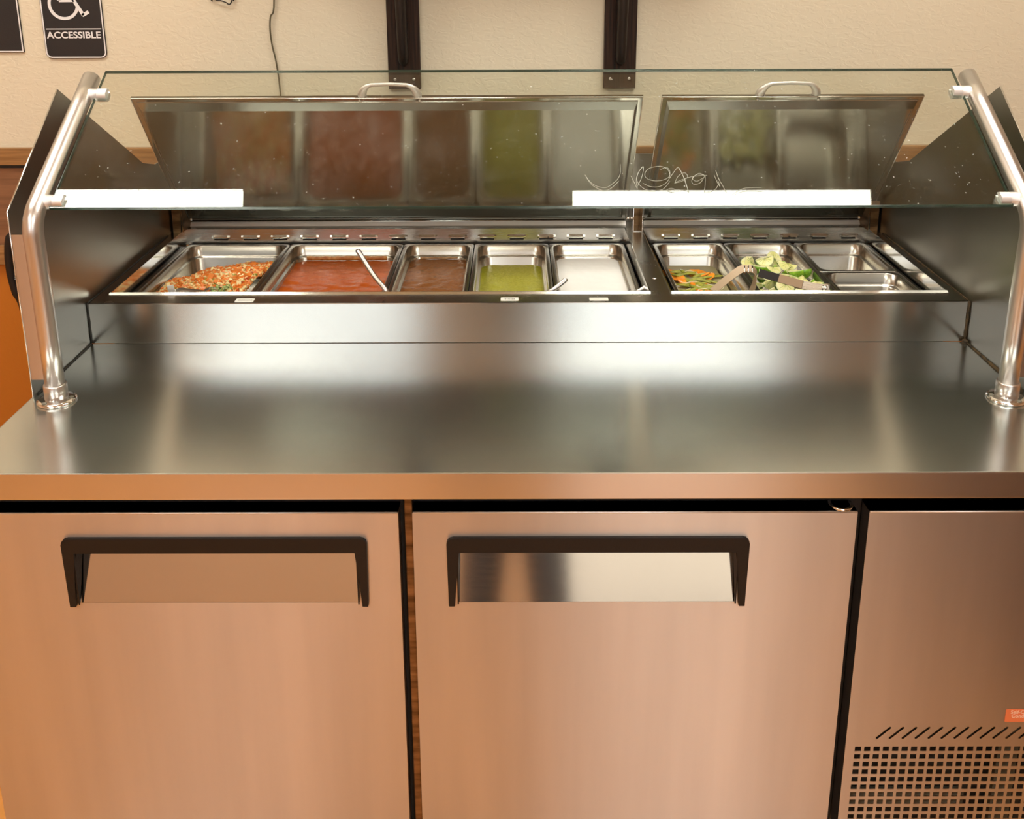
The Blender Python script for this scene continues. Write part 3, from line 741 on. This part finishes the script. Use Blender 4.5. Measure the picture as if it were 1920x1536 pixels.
# pickled carrots and pepper strips in brine
b = B(); X0, X1, Y0, Y1 = SX2[0]+.026, SX2[1]-.026, PY0+.026, PY1-.026
prism(b, rrect(X0, X1, Y0, Y1, .027, 6), -.0360, .0000, 'z')
m_brine = plain('pickling_brine', (.52, .46, .24), .08, Transmission_Weight=.35, IOR=1.33)
o = obj('pickling_brine', b, m_brine); tag(o, 'yellowish pickling brine around carrots and peppers', 'brine'); o['kind'] = 'stuff'
R5 = random.Random(21)
m_carrot = mottled('pickled_carrot', (.78, .22, .012), (.92, .36, .03), 60, .2)
m_pepper = mottled('pickled_pepper', (.20, .22, .02), (.42, .42, .07), 60, .2)
m_onion = mottled('pickled_onion', (.62, .55, .30), (.72, .66, .42), 60, .15)
def rot_thing(name, mesh_fn, mat, locs, label, cat, group, extra=None):
    first = None
    for k, (loc, e) in enumerate(locs):
        if k % 3 == 0 or first is None:
            b = B(); mesh_fn(b, R5); first = obj(name, b, mat, None, (0, 0, 0))
            o = first
        else: o = first.copy(); COL.objects.link(o)
        o.location = loc; o.rotation_euler = e; tag(o, label, cat, group)
def carrot_fn(b, R):
    r = R.uniform(.012, .017); rx = r*R.uniform(1.2, 1.7); h = .0022; n = 14; rings = []
    for rr, z in ((.2, h), (.92, h), (1, h*.5), (1, -h*.5), (.92, -h), (.2, -h)):
        rings.append([b.verts.new((rx*rr*math.cos(k*6.2832/n), r*rr*(1+.06*math.sin(k*9))*math.sin(k*6.2832/n), z+.003*math.cos(k*6.2832/n)**2)) for k in range(n)])
    for a, c in zip(rings, rings[1:]):
        for k in range(n): b.faces.new((a[k], a[(k+1) % n], c[(k+1) % n], c[k])).smooth = True
    b.faces.new(rings[0]); b.faces.new(rings[-1][::-1])
def pepper_fn(b, R):
    L = R.uniform(.045, .065); bend = R.uniform(-.014, .014)
    pts = [(L*(t-.5), bend*(1-4*(t-.5)**2), .002*math.sin(t*3)) for t in [i/8 for i in range(9)]]
    tube(b, pts, [.003, .0055, .0066, .0072, .0072, .0068, .0058, .0044, .0022], 8, u0=(0, 0, 1), sx=.45, sy=1.0)
cl = []
for x, y, z in ((.385, 2.405, .004), (.395, 2.340, .006), (.402, 2.318, .008), (.458, 2.365, .006), (.470, 2.352, .005), (.440, 2.240, .008), (.456, 2.215, .010), (.475, 2.190, .009), (.430, 2.150, .010), (.452, 2.160, .012), (.480, 2.150, .010), (.472, 2.225, .008), (.420, 2.120, .010), (.495, 2.135, .010), (.500, 2.170, .006), (.445, 2.125, .013), (.465, 2.110, .013), (.405, 2.145, .009), (.435, 2.185, .010), (.415, 2.105, .011), (.488, 2.110, .012), (.450, 2.385, .003), (.380, 2.370, .004), (.440, 2.290, .006)):
    cl.append(((x, y, z), (R5.uniform(-.5, .5), R5.uniform(-.3, .5), R5.uniform(-.8, .8))))
rot_thing('carrot_slice', carrot_fn, m_carrot, cl, 'orange slice of pickled carrot in the brine pan', 'carrot slice', 'pickled carrot slices')
pl_ = []
for k in range(44):
    x = R5.uniform(.385, .495); y = R5.uniform(2.10, 2.39); pl_.append(((x, y, .004+R5.uniform(0, .005)), (R5.uniform(-.2, .2), R5.uniform(-.12, .12), R5.uniform(-1.3, .3))))
rot_thing('pepper_strip', pepper_fn, m_pepper, pl_, 'olive green strip of pickled pepper in the brine pan', 'pepper strip', 'pickled pepper strips')
def onion_fn(b, R):
    r = R.uniform(.016, .026); a0 = R.uniform(0, 360)
    tube(b, [Vector(p)-Vector((0, r*.6, 0)) for p in arc((0, 0), r, a0, a0+R.uniform(90, 150), 8, 'xy', 0)], [.0008, .0016, .002, .0022, .0022, .0022, .002, .0014, .0006], 6, u0=(0, 0, 1), sx=1.3, sy=.5)
on = [((R5.uniform(.400, .480), R5.uniform(2.12, 2.36), .006+R5.uniform(0, .006)), (R5.uniform(-.3, .3), R5.uniform(-.3, .3), R5.uniform(0, 6))) for k in range(14)]
rot_thing('onion_sliver', onion_fn, m_onion, on, 'pale sliver of pickled onion in the brine pan', 'onion sliver', 'pickled onion slivers')

# lime wedges
m_rind = mottled('lime_rind', (.10, .27, .010), (.26, .48, .03), 120, .32, bump=.0003)
m_flesh = mottled('lime_flesh', (.80, .80, .26), (.93, .91, .52), 60, .22, stretch=(1, 1, 1), bump=.0004)
m_pith = plain('lime_pith', (.70, .72, .42), .5)
def lime_mesh(span):
    a, c = .0235, .0220                                  # half length, radius
    rind, flesh = B(), B(); nu, nv = 12, 7
    def P(u, v, k=1.0):
        th = -math.pi/2+math.pi*u/nu; ph = -span/2+span*v/nv
        tip = 1+.04*abs(math.sin(th))**9
        return Vector((a*tip*math.sin(th)*k, c*k*math.cos(th)*math.sin(ph), c*k*math.cos(th)*math.cos(ph)))
    gr = {(u, v): rind.verts.new(P(u, v)) for u in range(nu+1) for v in range(nv+1)}
    for u in range(nu):
        for v in range(nv):
            try: rind.faces.new((gr[u, v], gr[u+1, v], gr[u+1, v+1], gr[u, v+1])).smooth = True
            except ValueError: pass
    for v in (0, nv):                                   # pith rim of each cut face
        for u in range(nu):
            f = rind.faces.new([gr[u, v], gr[u+1, v], rind.verts.new(P(u+1, v, .90)), rind.verts.new(P(u, v, .90))]); f.material_index = 1
    ctr = Vector((0, 0, 0))
    for v in (0, nv):
        for u in range(nu):
            p, q = P(u, v, .91), P(u+1, v, .91)
            if (p-q).length < 1e-6: continue
            mid = [x*.5 for x in (p, q)]; mid[0].x *= 1; off = Vector((0, (1 if v else -1)*.0012, .0006))*(1 if u % 2 else .2)
            p5, q5 = p*.5+off, q*.5+off
            flesh.faces.new([flesh.verts.new(t) for t in (p, q, q5, p5)]); flesh.faces.new([flesh.verts.new(t) for t in (p5, q5, Vector((p.x*.15, 0, .0004)))])
    bmesh.ops.remove_doubles(rind, verts=rind.verts, dist=1e-6); bmesh.ops.remove_doubles(flesh, verts=flesh.verts, dist=1e-6)
    o = obj('lime_wedge', rind, [m_rind, m_pith], None, (0, 0, 0)); f = obj('flesh', flesh, m_flesh, o, (0, 0, 0)); f['label'] = 'pale juicy flesh'
    return o, f
protos = [lime_mesh(1.45), lime_mesh(2.1), lime_mesh(1.2)]
R6 = random.Random(5); first_used = set(); spots = []
def place_lime(k, loc, rot, label='pale green lime wedge in the heap of cut limes'):
    o, f = protos[k]
    if k in first_used:
        c = o.copy(); COL.objects.link(c); g = f.copy(); COL.objects.link(g); g.parent = c; o = c
    first_used.add(k); o.location = loc; o.rotation_euler = rot; tag(o, label, 'lime wedge', 'cut lime wedges'); return o
def lime_h(x, y):
    t = (y-2.10)/(2.40-2.10); return .050 - .030*max(0, t-.6)/.4
# bottom layers, then the upper ones seen in the photo
for y in (2.12, 2.17, 2.22, 2.27, 2.32, 2.36):
    for x in (.580, .630, .680):
        z = lime_h(x, y)-.030 + R6.uniform(-.004, .004)
        place_lime(R6.randrange(3), (x+R6.uniform(-.006, .006), y+R6.uniform(-.01, .01), z), (math.pi+R6.uniform(-.8, .8), R6.uniform(-.4, .4), R6.uniform(0, 6.28)))
for x, y, z, k, rx, ry, rz in (
    (.575, 2.345, .045, 1, .6, -.3, 1.1), (.590, 2.300, .050, 1, 2.4, .1, .15), (.640, 2.345, .050, 1, 1.4, .9, -.7), (.628, 2.300, .052, 0, 3.0, .3, 1.3),
    (.670, 2.330, .044, 1, .5, .5, .8), (.655, 2.270, .052, 2, .3, .1, 1.0), (.690, 2.275, .044, 1, 2.2, -.4, -.6), (.600, 2.250, .050, 0, .2, .2, -.3),
    (.640, 2.215, .050, 1, .6, .2, .2), (.680, 2.215, .046, 0, 3.4, .4, -1.0), (.590, 2.190, .048, 2, .7, -.2, .6), (.640, 2.160, .050, 1, .3, .2, -.3),
    (.690, 2.150, .042, 0, 3.1, .1, .7), (.575, 2.325, .050, 0, .3, .4, -1.2), (.610, 2.335, .056, 1, .4, -.2, .3), (.615, 2.270, .056, 2, -.5, .2, .5), (.660, 2.300, .056, 0, .6, .1, -.5), (.668, 2.245, .056, 1, .5, .3, 1.9), (.620, 2.185, .056, 1, .6, .0, 2.6), (.700, 2.185, .048, 0, .4, .2, 1.9), (.612, 2.140, .056, 1, .5, .0, -.6), (.585, 2.130, .048, 0, .5, .1, 1.4), (.660, 2.115, .046, 1, .2, -.1, .1), (.700, 2.215, .040, 2, 3.3, .5, 1.3)):
    place_lime(k, (x, y, z+.006), (math.pi+max(-.75, min(.75, (rx if rx < 2 else rx-math.pi)*.8)), ry, rz))

# ------------------------------------------------------------------ spoons and tongs
def curve(P, n=6):
    P = [Vector(p) for p in P]; Q = []
    for i in range(len(P)-1):
        p0, p1, p2, p3 = P[max(i-1,0)], P[i], P[i+1], P[min(i+2,len(P)-1)]
        for k in range(n):
            t = k/n; Q.append(.5*((2*p1)+(p2-p0)*t+(2*p0-5*p1+4*p2-p3)*t*t+(3*p1-p0-3*p2+p3)*t**3))
    return Q+[P[-1]]
def ladle(pts, bowl, label, r=.0052, br=.026, white=False):
    t = thing('ladle', bowl, label, 'ladle')
    b = B(); Q = curve(pts); n = len(Q); tube(b, Q, [r*(.55 if i < 2 else 1)*(.75+.25*(1-i/n)) for i in range(n)], 10, u0=(1, 0, 0), sx=1.1, sy=.7); obj('handle', b, m_tube if not white else m_paper, t)
    b = B(); prof = [(.004, -br*.62), (br*.6, -br*.52), (br*.9, -br*.2), (br, 0), (br*.95, 0), (br*.86, -br*.18), (br*.55, -br*.48), (.003, -br*.57)]
    lathe(b, prof, bowl, 18); obj('bowl', b, m_tube, t); return t
ladle([(-.3990, 2.170, .1380), (-.3960, 2.164, .1360), (-.3600, 2.125, .0960), (-.3290, 2.098, .0680), (-.3270, 2.100, .0500), (-.3600, 2.120, .0300), (-.3750, 2.130, .0150)], (-.400, 2.135, .0160), 'steel ladle with a long handle leaning over the red salsa', .0058)
ladle([(.0890, 2.100, .0900), (.0860, 2.098, .0870), (.0620, 2.092, .0690), (.0480, 2.095, .0600), (.0330, 2.105, .0400), (.0160, 2.115, .0160)], (-.008, 2.125, .0080), 'short steel ladle handle between the green salsa and the cream', .0056)
ladle([(.2960, 2.100, .0905), (.2930, 2.098, .0880), (.2680, 2.092, .0700), (.2520, 2.095, .0600), (.2360, 2.110, .0400), (.2200, 2.120, .0250)], (.196, 2.125, .0230), 'short steel ladle handle at the right end of the cream', .0056)
# white handled spoon in the chopped salsa
t = thing('serving_spoon', (-.800, 2.060, .060), 'spoon with a short white handle end in the chopped tomato salsa', 'spoon')
b = B(); strap(b, curve([(-.7960, 2.018, .1080), (-.7945, 2.020, .0960), (-.7930, 2.026, .0860)]), .0140, .0035, (1, 0, 0)); obj('handle', b, m_paper, t)['label'] = 'white plastic handle end'
b = B(); tube(b, curve([(-.7930, 2.030, .0900), (-.7830, 2.050, .0860), (-.7680, 2.080, .0720), (-.750, 2.110, .0570)]), .0045, 8); 
lathe(b, [(.003, -.010), (.014, -.008), (.020, 0), (.019, 0), (.013, -.006), (.002, -.008)], (-.738, 2.128, .058), 16); obj('bowl', b, m_tube, t)

m_tong = steel('steel_tongs', (.66, .62, .55), .28, gvar=.05)
m_tongtan = plain('tan_tong_coating', (.34, .25, .155), .42, .25)
m_tan = plain('tan_grip', (.33, .22, .13), .45)
# tongs standing in the carrots: U-bend on top, two arms reaching down
t = thing('tongs', (.470, 2.120, .040), 'scallop-ended serving tongs bent over between the carrots and the limes', 'tongs')
b = B(); side = (.12, .75, .62)
strap(b, curve([(.4280, 2.085, .0660), (.4560, 2.098, .0850), (.4840, 2.110, .1020), (.5000, 2.118, .1090), (.5140, 2.120, .1100)], 5), .018, .0016, side); obj('arm', b, m_tongtan, t)
b = B(); strap(b, curve([(.5140, 2.120, .1100), (.5240, 2.118, .1080), (.5300, 2.112, .0980), (.5260, 2.102, .0780), (.5180, 2.092, .0580), (.5130, 2.085, .0400)], 5), .018, .0016, side); obj('arm', b, m_tongtan, t)
b = B()
for p in ((.505, .0), (.514, .0), (.523, .0)): tube(b, [Vector((p[0], 2.1105, .1015)), Vector((p[0]+.002, 2.1245, .1135))], .0022, 8)
obj('hinge_rib', b, m_chrome, t)
# tongs lying in the limes, spring end over the front edge
t = thing('tongs', (.620, 2.080, .080), 'serving tongs lying on the limes with the steel spring end over the front edge', 'tongs')
ax = [(.5390, 2.115, .1000), (.5820, 2.100, .0920), (.6250, 2.075, .0860), (.6620, 2.042, .0870)]
sd = (.05, .55, .83)
def lerp(i, n): return Vector(ax[i]).lerp(Vector(ax[i+1]), n)
b = B(); strap(b, [ax[0], lerp(0, .5), ax[1]], .0185, .004, sd); obj('arm', b, m_black, t)['label'] = 'dark tip of the arm'
b = B(); strap(b, [Vector(ax[1]), lerp(1, .5), Vector(ax[2]), lerp(2, .12)], .0190, .005, sd); obj('grip', b, m_tan, t)['label'] = 'tan coated grip'
b = B(); strap(b, [lerp(2, .12), lerp(2, .6), Vector(ax[3])], .0190, .002, sd)
strap(b, curve([Vector(ax[3]), (.6720, 2.036, .0880), (.6790, 2.038, .0885), (.6800, 2.048, .0870), (.6640, 2.062, .0820), (.6200, 2.098, .0780)], 6), .0190, .0020, sd); obj('spring_end', b, m_tong, t)
b = B()
for q in ((.6640, 2.0385), (.6700, 2.0350)): tube(b, [Vector((q[0], q[1], .0795)), Vector((q[0], q[1]-.001, .0965))], .0022, 8)
obj('spring_rib', b, m_chrome, t)

# ------------------------------------------------------------------ on the wall
WF = WY
def bracket(x0, x1, label):
    xc = (x0+x1)/2; t = thing('shelf_bracket', (xc, WF, .455), label, 'shelf bracket', 'dark shelf brackets')
    b = B(); box(b, x0, x1, WF-.020, WF-.0005, .4610, .930, .002); obj('back_plate', b, m_darkwood, t)
    # curved brace from the plate up to the shelf front
    b = B(); Q = [(xc, WF-.024, .5300), (xc, WF-.030, .5320), (xc, WF-.036, .5365), (xc, WF-.041, .5450), (xc, WF-.046, .57), (xc, WF-.055, .62), (xc, WF-.070, .70), (xc, WF-.092, .80), (xc, WF-.120, .90), (xc, WF-.127, .932)]
    tube(b, Q, [.004, .009, .0120, .0130]+[.0135]*6, 16, u0=(1, 0, 0), sx=1, sy=.9)
    prism(b, [(WF-.020, .545), (WF-.034, .545), (WF-.060, .70), (WF-.118, .905), (WF-.118, .930), (WF-.020, .930)], xc-.0128, xc+.0128, 'x'); obj('brace', b, m_bracewood, t)
    for s in (-.0255, .0255):
        b = B(); lathe(b, [(.0042, 0), (.0042, -.0022), (.0025, -.003)], (xc+s, WF-.0195, .488), 12, 'y'); obj('screw', b, m_tube, t)
bracket(-.3690, -.2820, 'dark stained wooden shelf bracket behind the longer lid handle')
bracket(.2145, .3010, 'dark stained wooden shelf bracket above the gap between the lids')
b = B(); box(b, -.62, .55, WF-.145, WF-.0005, .930, .965, .003); tag(obj('wall_shelf', b, m_darkwood), 'dark stained wooden shelf carried by the two brackets', 'shelf')

m_signblack = plain('black_sign_face', (.012, .010, .010), .6, bump=.0003, bscale=300); m_signwhite = plain('sign_white', (.74, .74, .74), .5)
def sign(x0, x1, z0, z1, r, label, inset=.0035, tilt=0.0):
    b = B(); prism(b, rrect(x0, x1, z0, z1, r, 6), WF-.004, WF-.0003, 'y'); o = obj('wall_sign', b, m_signblack); tag(o, label, 'sign')
    b = B(); outer = rrect(x0+inset*.35, x1-inset*.35, z0+inset*.35, z1-inset*.35, max(r-.001, .0005), 6); inner = rrect(x0+inset*1.25, x1-inset*1.25, z0+inset*1.25, z1-inset*1.25, max(r-inset, .0004), 6)
    A = [b.verts.new((p[0], WF-.0046, p[1])) for p in outer]; C = [b.verts.new((p[0], WF-.0046, p[1])) for p in inner]; n = len(A)
    A2 = [b.verts.new((p[0], WF-.004, p[1])) for p in outer]; C2 = [b.verts.new((p[0], WF-.004, p[1])) for p in inner]
    for i in range(n):
        j = (i+1) % n; b.faces.new((A[i], A[j], C[j], C[i])); b.faces.new((A[i], A[j], A2[j], A2[i])); b.faces.new((C[i], C[j], C2[j], C2[i]))
    obj('border', b, m_signwhite, o); return o
sx0, sx1, sz0 = -1.2975, -1.1325, .5460
sg = sign(sx0, sx1, sz0, sz0+.235, .016, 'black accessible sign with white wheelchair symbol and rounded corners')
b = B(); box(b, sx0+.0085, sx1-.0075, WF-.0048, WF-.004, sz0+.0775, sz0+.0800); obj('rule', b, m_signwhite, sg)
text_mesh('lettering', 'ACCESSIBLE', .0245, m_signwhite, sg, ((sx0+sx1)/2-.0005, WF-.0048, sz0+.0545), offset=.0005, width=.146)
# wheelchair symbol
def ring_poly(b, cx, cz, r0, r1, a0, a1, n=26):
    pr = []
    for k in range(n+1):
        a = math.radians(a0+(a1-a0)*k/n); c, s = math.cos(a), math.sin(a)
        pr.append([b.verts.new((cx+r*c, y, cz+r*s)) for r in (r0, r1) for y in (WF-.0050, WF-.0040)])
    for p, q in zip(pr, pr[1:]):
        b.faces.new((p[0], q[0], q[2], p[2])); b.faces.new((p[0], p[1], q[1], q[0])); b.faces.new((p[2], q[2], q[3], p[3]))
b = B(); cx, cz = -1.2345, sz0+.1440
ring_poly(b, cx, cz, .0335, .0415, 175, 355); ring_poly(b, cx, cz, .0335, .0415, 120, 175, 8)
def bar(P, w):
    for p, q in zip(P, P[1:]):
        d = (Vector(q)-Vector(p)).normalized(); n = Vector((-d.y, d.x))*w/2
        prism(b, [tuple(Vector(p)+n), tuple(Vector(q)+n), tuple(Vector(q)-n), tuple(Vector(p)-n)], WF-.0052, WF-.004, 'y')
bar([(-1.2450, sz0+.1540), (-1.2050, sz0+.1540)], .0085); bar([(-1.2070, sz0+.1570), (-1.1835, sz0+.1150)], .0090); bar([(-1.1870, sz0+.1145), (-1.1690, sz0+.1240)], .0090)
bar([(-1.2450, sz0+.1540), (-1.2480, sz0+.1950)], .0090)
lathe(b, [(.0090, 0), (.0090, -.001)], (-1.2490, WF-.004, sz0+.2070), 16, 'y')
obj('wheelchair_symbol', b, m_signwhite, sg)
s2 = sign(-1.5200, -1.3560, .5625, .79, .0008, 'black square-cornered sign cut off by the picture edge beside the accessible sign')
b = B(); prism(b, [(-1.4180, .6080), (-1.4175, .6430), (-1.4230, .6430), (-1.4290, .6080)], WF-.0050, WF-.004, 'y'); obj('symbol', b, m_signwhite, s2)

m_cable = plain('olive_cable', (.10, .085, .045), .5)
b = B(); tube(b, curve([(-.655, WF-.006, CZ-.01), (-.660, WF-.006, 1.6), (-.664, WF-.006, .95), (-.6690, WF-.006, .699), (-.6815, WF-.006, .655), (-.6845, WF-.007, .620), (-.6820, WF-.006, .580), (-.6750, WF-.006, .540), (-.6700, WF-.006, .490), (-.6680, WF-.006, .435), (-.667, WF-.006, .36), (-.667, WF-.006, .31)]), .0022, 8)
tag(obj('wall_cable', b, m_cable), 'thin olive cable running down the wall to behind the longer lid', 'cable')
b = B(); tube(b, curve([(-.850, WF-.004, CZ-.01), (-.845, WF-.005, 1.4), (-.838, WF-.006, .76), (-.832, WF-.006, .712), (-.822, WF-.008, .700), (-.810, WF-.009, .6985), (-.7960, WF-.008, .693), (-.7900, WF-.007, .6885), (-.7840, WF-.006, .694), (-.7790, WF-.005, .712), (-.776, WF-.005, .76), (-.770, WF-.005, 1.4), (-.765, WF-.004, CZ-.01)]), .0018, 8)
tag(obj('wire_loop', b, m_seal), 'loop of dark wire at the top edge of the wall', 'wire')

# black cord with pale lettering behind the left end panel
t = thing('power_cord', (-1.41, 2.52, -.15), 'black oval cord hanging behind the left end panel', 'cord')
b = B(); tube(b, curve([(-1.380, 2.50, .105), (-1.402, 2.50, .075), (-1.4125, 2.50, .020), (-1.4125, 2.50, -.040), (-1.4050, 2.50, -.095), (-1.3980, 2.50, -.140)]), [.008]*6+[.012]*18+[.010, .007, .006, .005, .005, .006, .006], 12); obj('cord_body', b, m_black, t)
text_mesh('lettering', 'IIIIII', .018, m_print, t, (-1.398, 2.486, -.0300), rot=(math.pi/2, math.pi/2+.1, 0))

# ------------------------------------------------------------------ the photographer, seen only as a dark reflection
def person():
    t = thing('person', (-.03, -.33, -ZO), 'person in dark clothes photographing the counter, seen only as a dark reflection', 'person')
    def skinned(name, verts, edges, rad, mat):
        me = bpy.data.meshes.new(name); me.from_pydata([Vector(v)+Vector((-.03, -.33, 0)) for v in verts], edges, []); me.update()
        o = bpy.data.objects.new(name, me); COL.objects.link(o)
        md = o.modifiers.new('skin', 'SKIN'); 
        sl = me.skin_vertices[0].data if me.skin_vertices else None
        if sl is None:
            bm = bmesh.new(); bm.from_mesh(me); bm.verts.layers.skin.verify(); bm.to_mesh(me); bm.free(); sl = me.skin_vertices[0].data
        for i, r in enumerate(rad): sl[i].radius = (r, r*.8 if i in (0, 1, 2) else r); sl[i].use_root = (i == 0)
        o.modifiers.new('sub', 'SUBSURF').levels = 1; o.modifiers['sub'].render_levels = 1
        dg = bpy.context.evaluated_depsgraph_get(); m2 = bpy.data.meshes.new_from_object(o.evaluated_get(dg)); bpy.data.objects.remove(o)
        b = B(); b.from_mesh(m2); [setattr(f, 'smooth', True) for f in b.faces]; return obj(name, b, mat, t)
    h = -ZO
    V = [(0,0,h+.98),(0,0,h+1.18),(0,0,h+1.40),(0,.01,h+1.56),(0,.02,h+1.62),
         (-.19,0,h+1.50),(-.27,.06,h+1.27),(-.09,.22,h+1.53),(.19,0,h+1.50),(.27,.06,h+1.27),(.09,.22,h+1.53),
         (-.10,.04,h+.90),(-.12,.20,h+.50),(-.13,.28,h+.10),(-.14,.40,h+.045),(.10,.04,h+.90),(.12,.20,h+.50),(.13,.28,h+.10),(.14,.40,h+.045)]
    E_ = [(0,1),(1,2),(2,3),(3,4),(2,5),(5,6),(6,7),(2,8),(8,9),(9,10),(0,11),(11,12),(12,13),(13,14),(0,15),(15,16),(16,17),(17,18)]
    Rr = [.15,.15,.16,.06,.055,.065,.048,.032,.065,.048,.032,.095,.062,.045,.04,.095,.062,.045,.04]
    cloth = plain('dark_clothes', (.03, .03, .038), .8); skin = plain('skin', (.45, .25, .16), .5); hair = plain('dark_hair', (.02, .012, .008), .6)
    skinned('body', V, E_, Rr, cloth)
    b = B(); bmesh.ops.create_uvsphere(b, u_segments=20, v_segments=16, radius=1, matrix=Matrix.Translation((-.03, -.29, h+1.755)) @ Matrix.Diagonal((.075, .092, .115, 1)))
    for v in b.verts:
        d = v.co-Vector((-.03, -.29, h+1.755))
        if d.y > .06 and abs(d.x) < .02 and -.03 < d.z < .02: v.co.y += .018
        if d.z < -.05: v.co.x = -.03+(v.co.x+.03)*.82
    for f in b.faces: f.smooth = True
    hd = obj('head', b, skin, t)
    b = B(); bmesh.ops.create_uvsphere(b, u_segments=20, v_segments=12, radius=1, matrix=Matrix.Translation((-.03, -.305, h+1.775)) @ Matrix.Diagonal((.083, .096, .110, 1)))
    bmesh.ops.delete(b, geom=[v for v in b.verts if v.co.z < h+1.74 and v.co.y > -.31], context='VERTS'); obj('hair', b, hair, hd)
    for s in (-1, 1):
        b = B(); bx_ = -.03+s*.085; by = -.105; bz = h+1.55
        tube(b, [(bx_, by-.01, bz-.02), (bx_-s*.004, by, bz+.03), (bx_-s*.006, by+.005, bz+.075)], [.026, .036, .033], 10, u0=(1, 0, 0), sx=.6, sy=1.1)
        for k in range(4):
            z = bz+.075+.000*k; o = (k-1.5)*.017
            tube(b, [(bx_, by+.0+o*.0, bz+.045+o), (bx_-s*.004, by+.030, bz+.047+o), (bx_-s*.026, by+.040, bz+.050+o), (bx_-s*.040, by+.038, bz+.050+o)], [.0095, .0090, .0085, .007], 8)
        tube(b, [(bx_, by-.015, bz+.05), (bx_-s*.020, by-.030, bz+.07), (bx_-s*.038, by-.024, bz+.08)], [.011, .010, .008], 8)
        obj('hand', b, skin, t)
person()
# the camera in the hands, lens just behind the viewpoint
t = thing('photo_camera', (-.03, -.085, .70), 'black photo camera held up by the photographer', 'camera')
b = B(); box(b, -.085, .025, -.110, -.070, .640-.02, .715-.02, .006); box(b, -.055, -.005, -.105, -.070, .695, .715, .004); obj('camera_body', b, m_black, t)
b = B(); lathe(b, [(.030, 0), (.031, .012), (.029, .030), (.026, .031)], (-.03, -.070, .655), 20, 'y'); obj('lens', b, m_black, t)

# ------------------------------------------------------------------ lift everything onto the floor
for o in list(S.objects):
    if o.parent is None and o.type != 'CAMERA': o.location.z += ZO
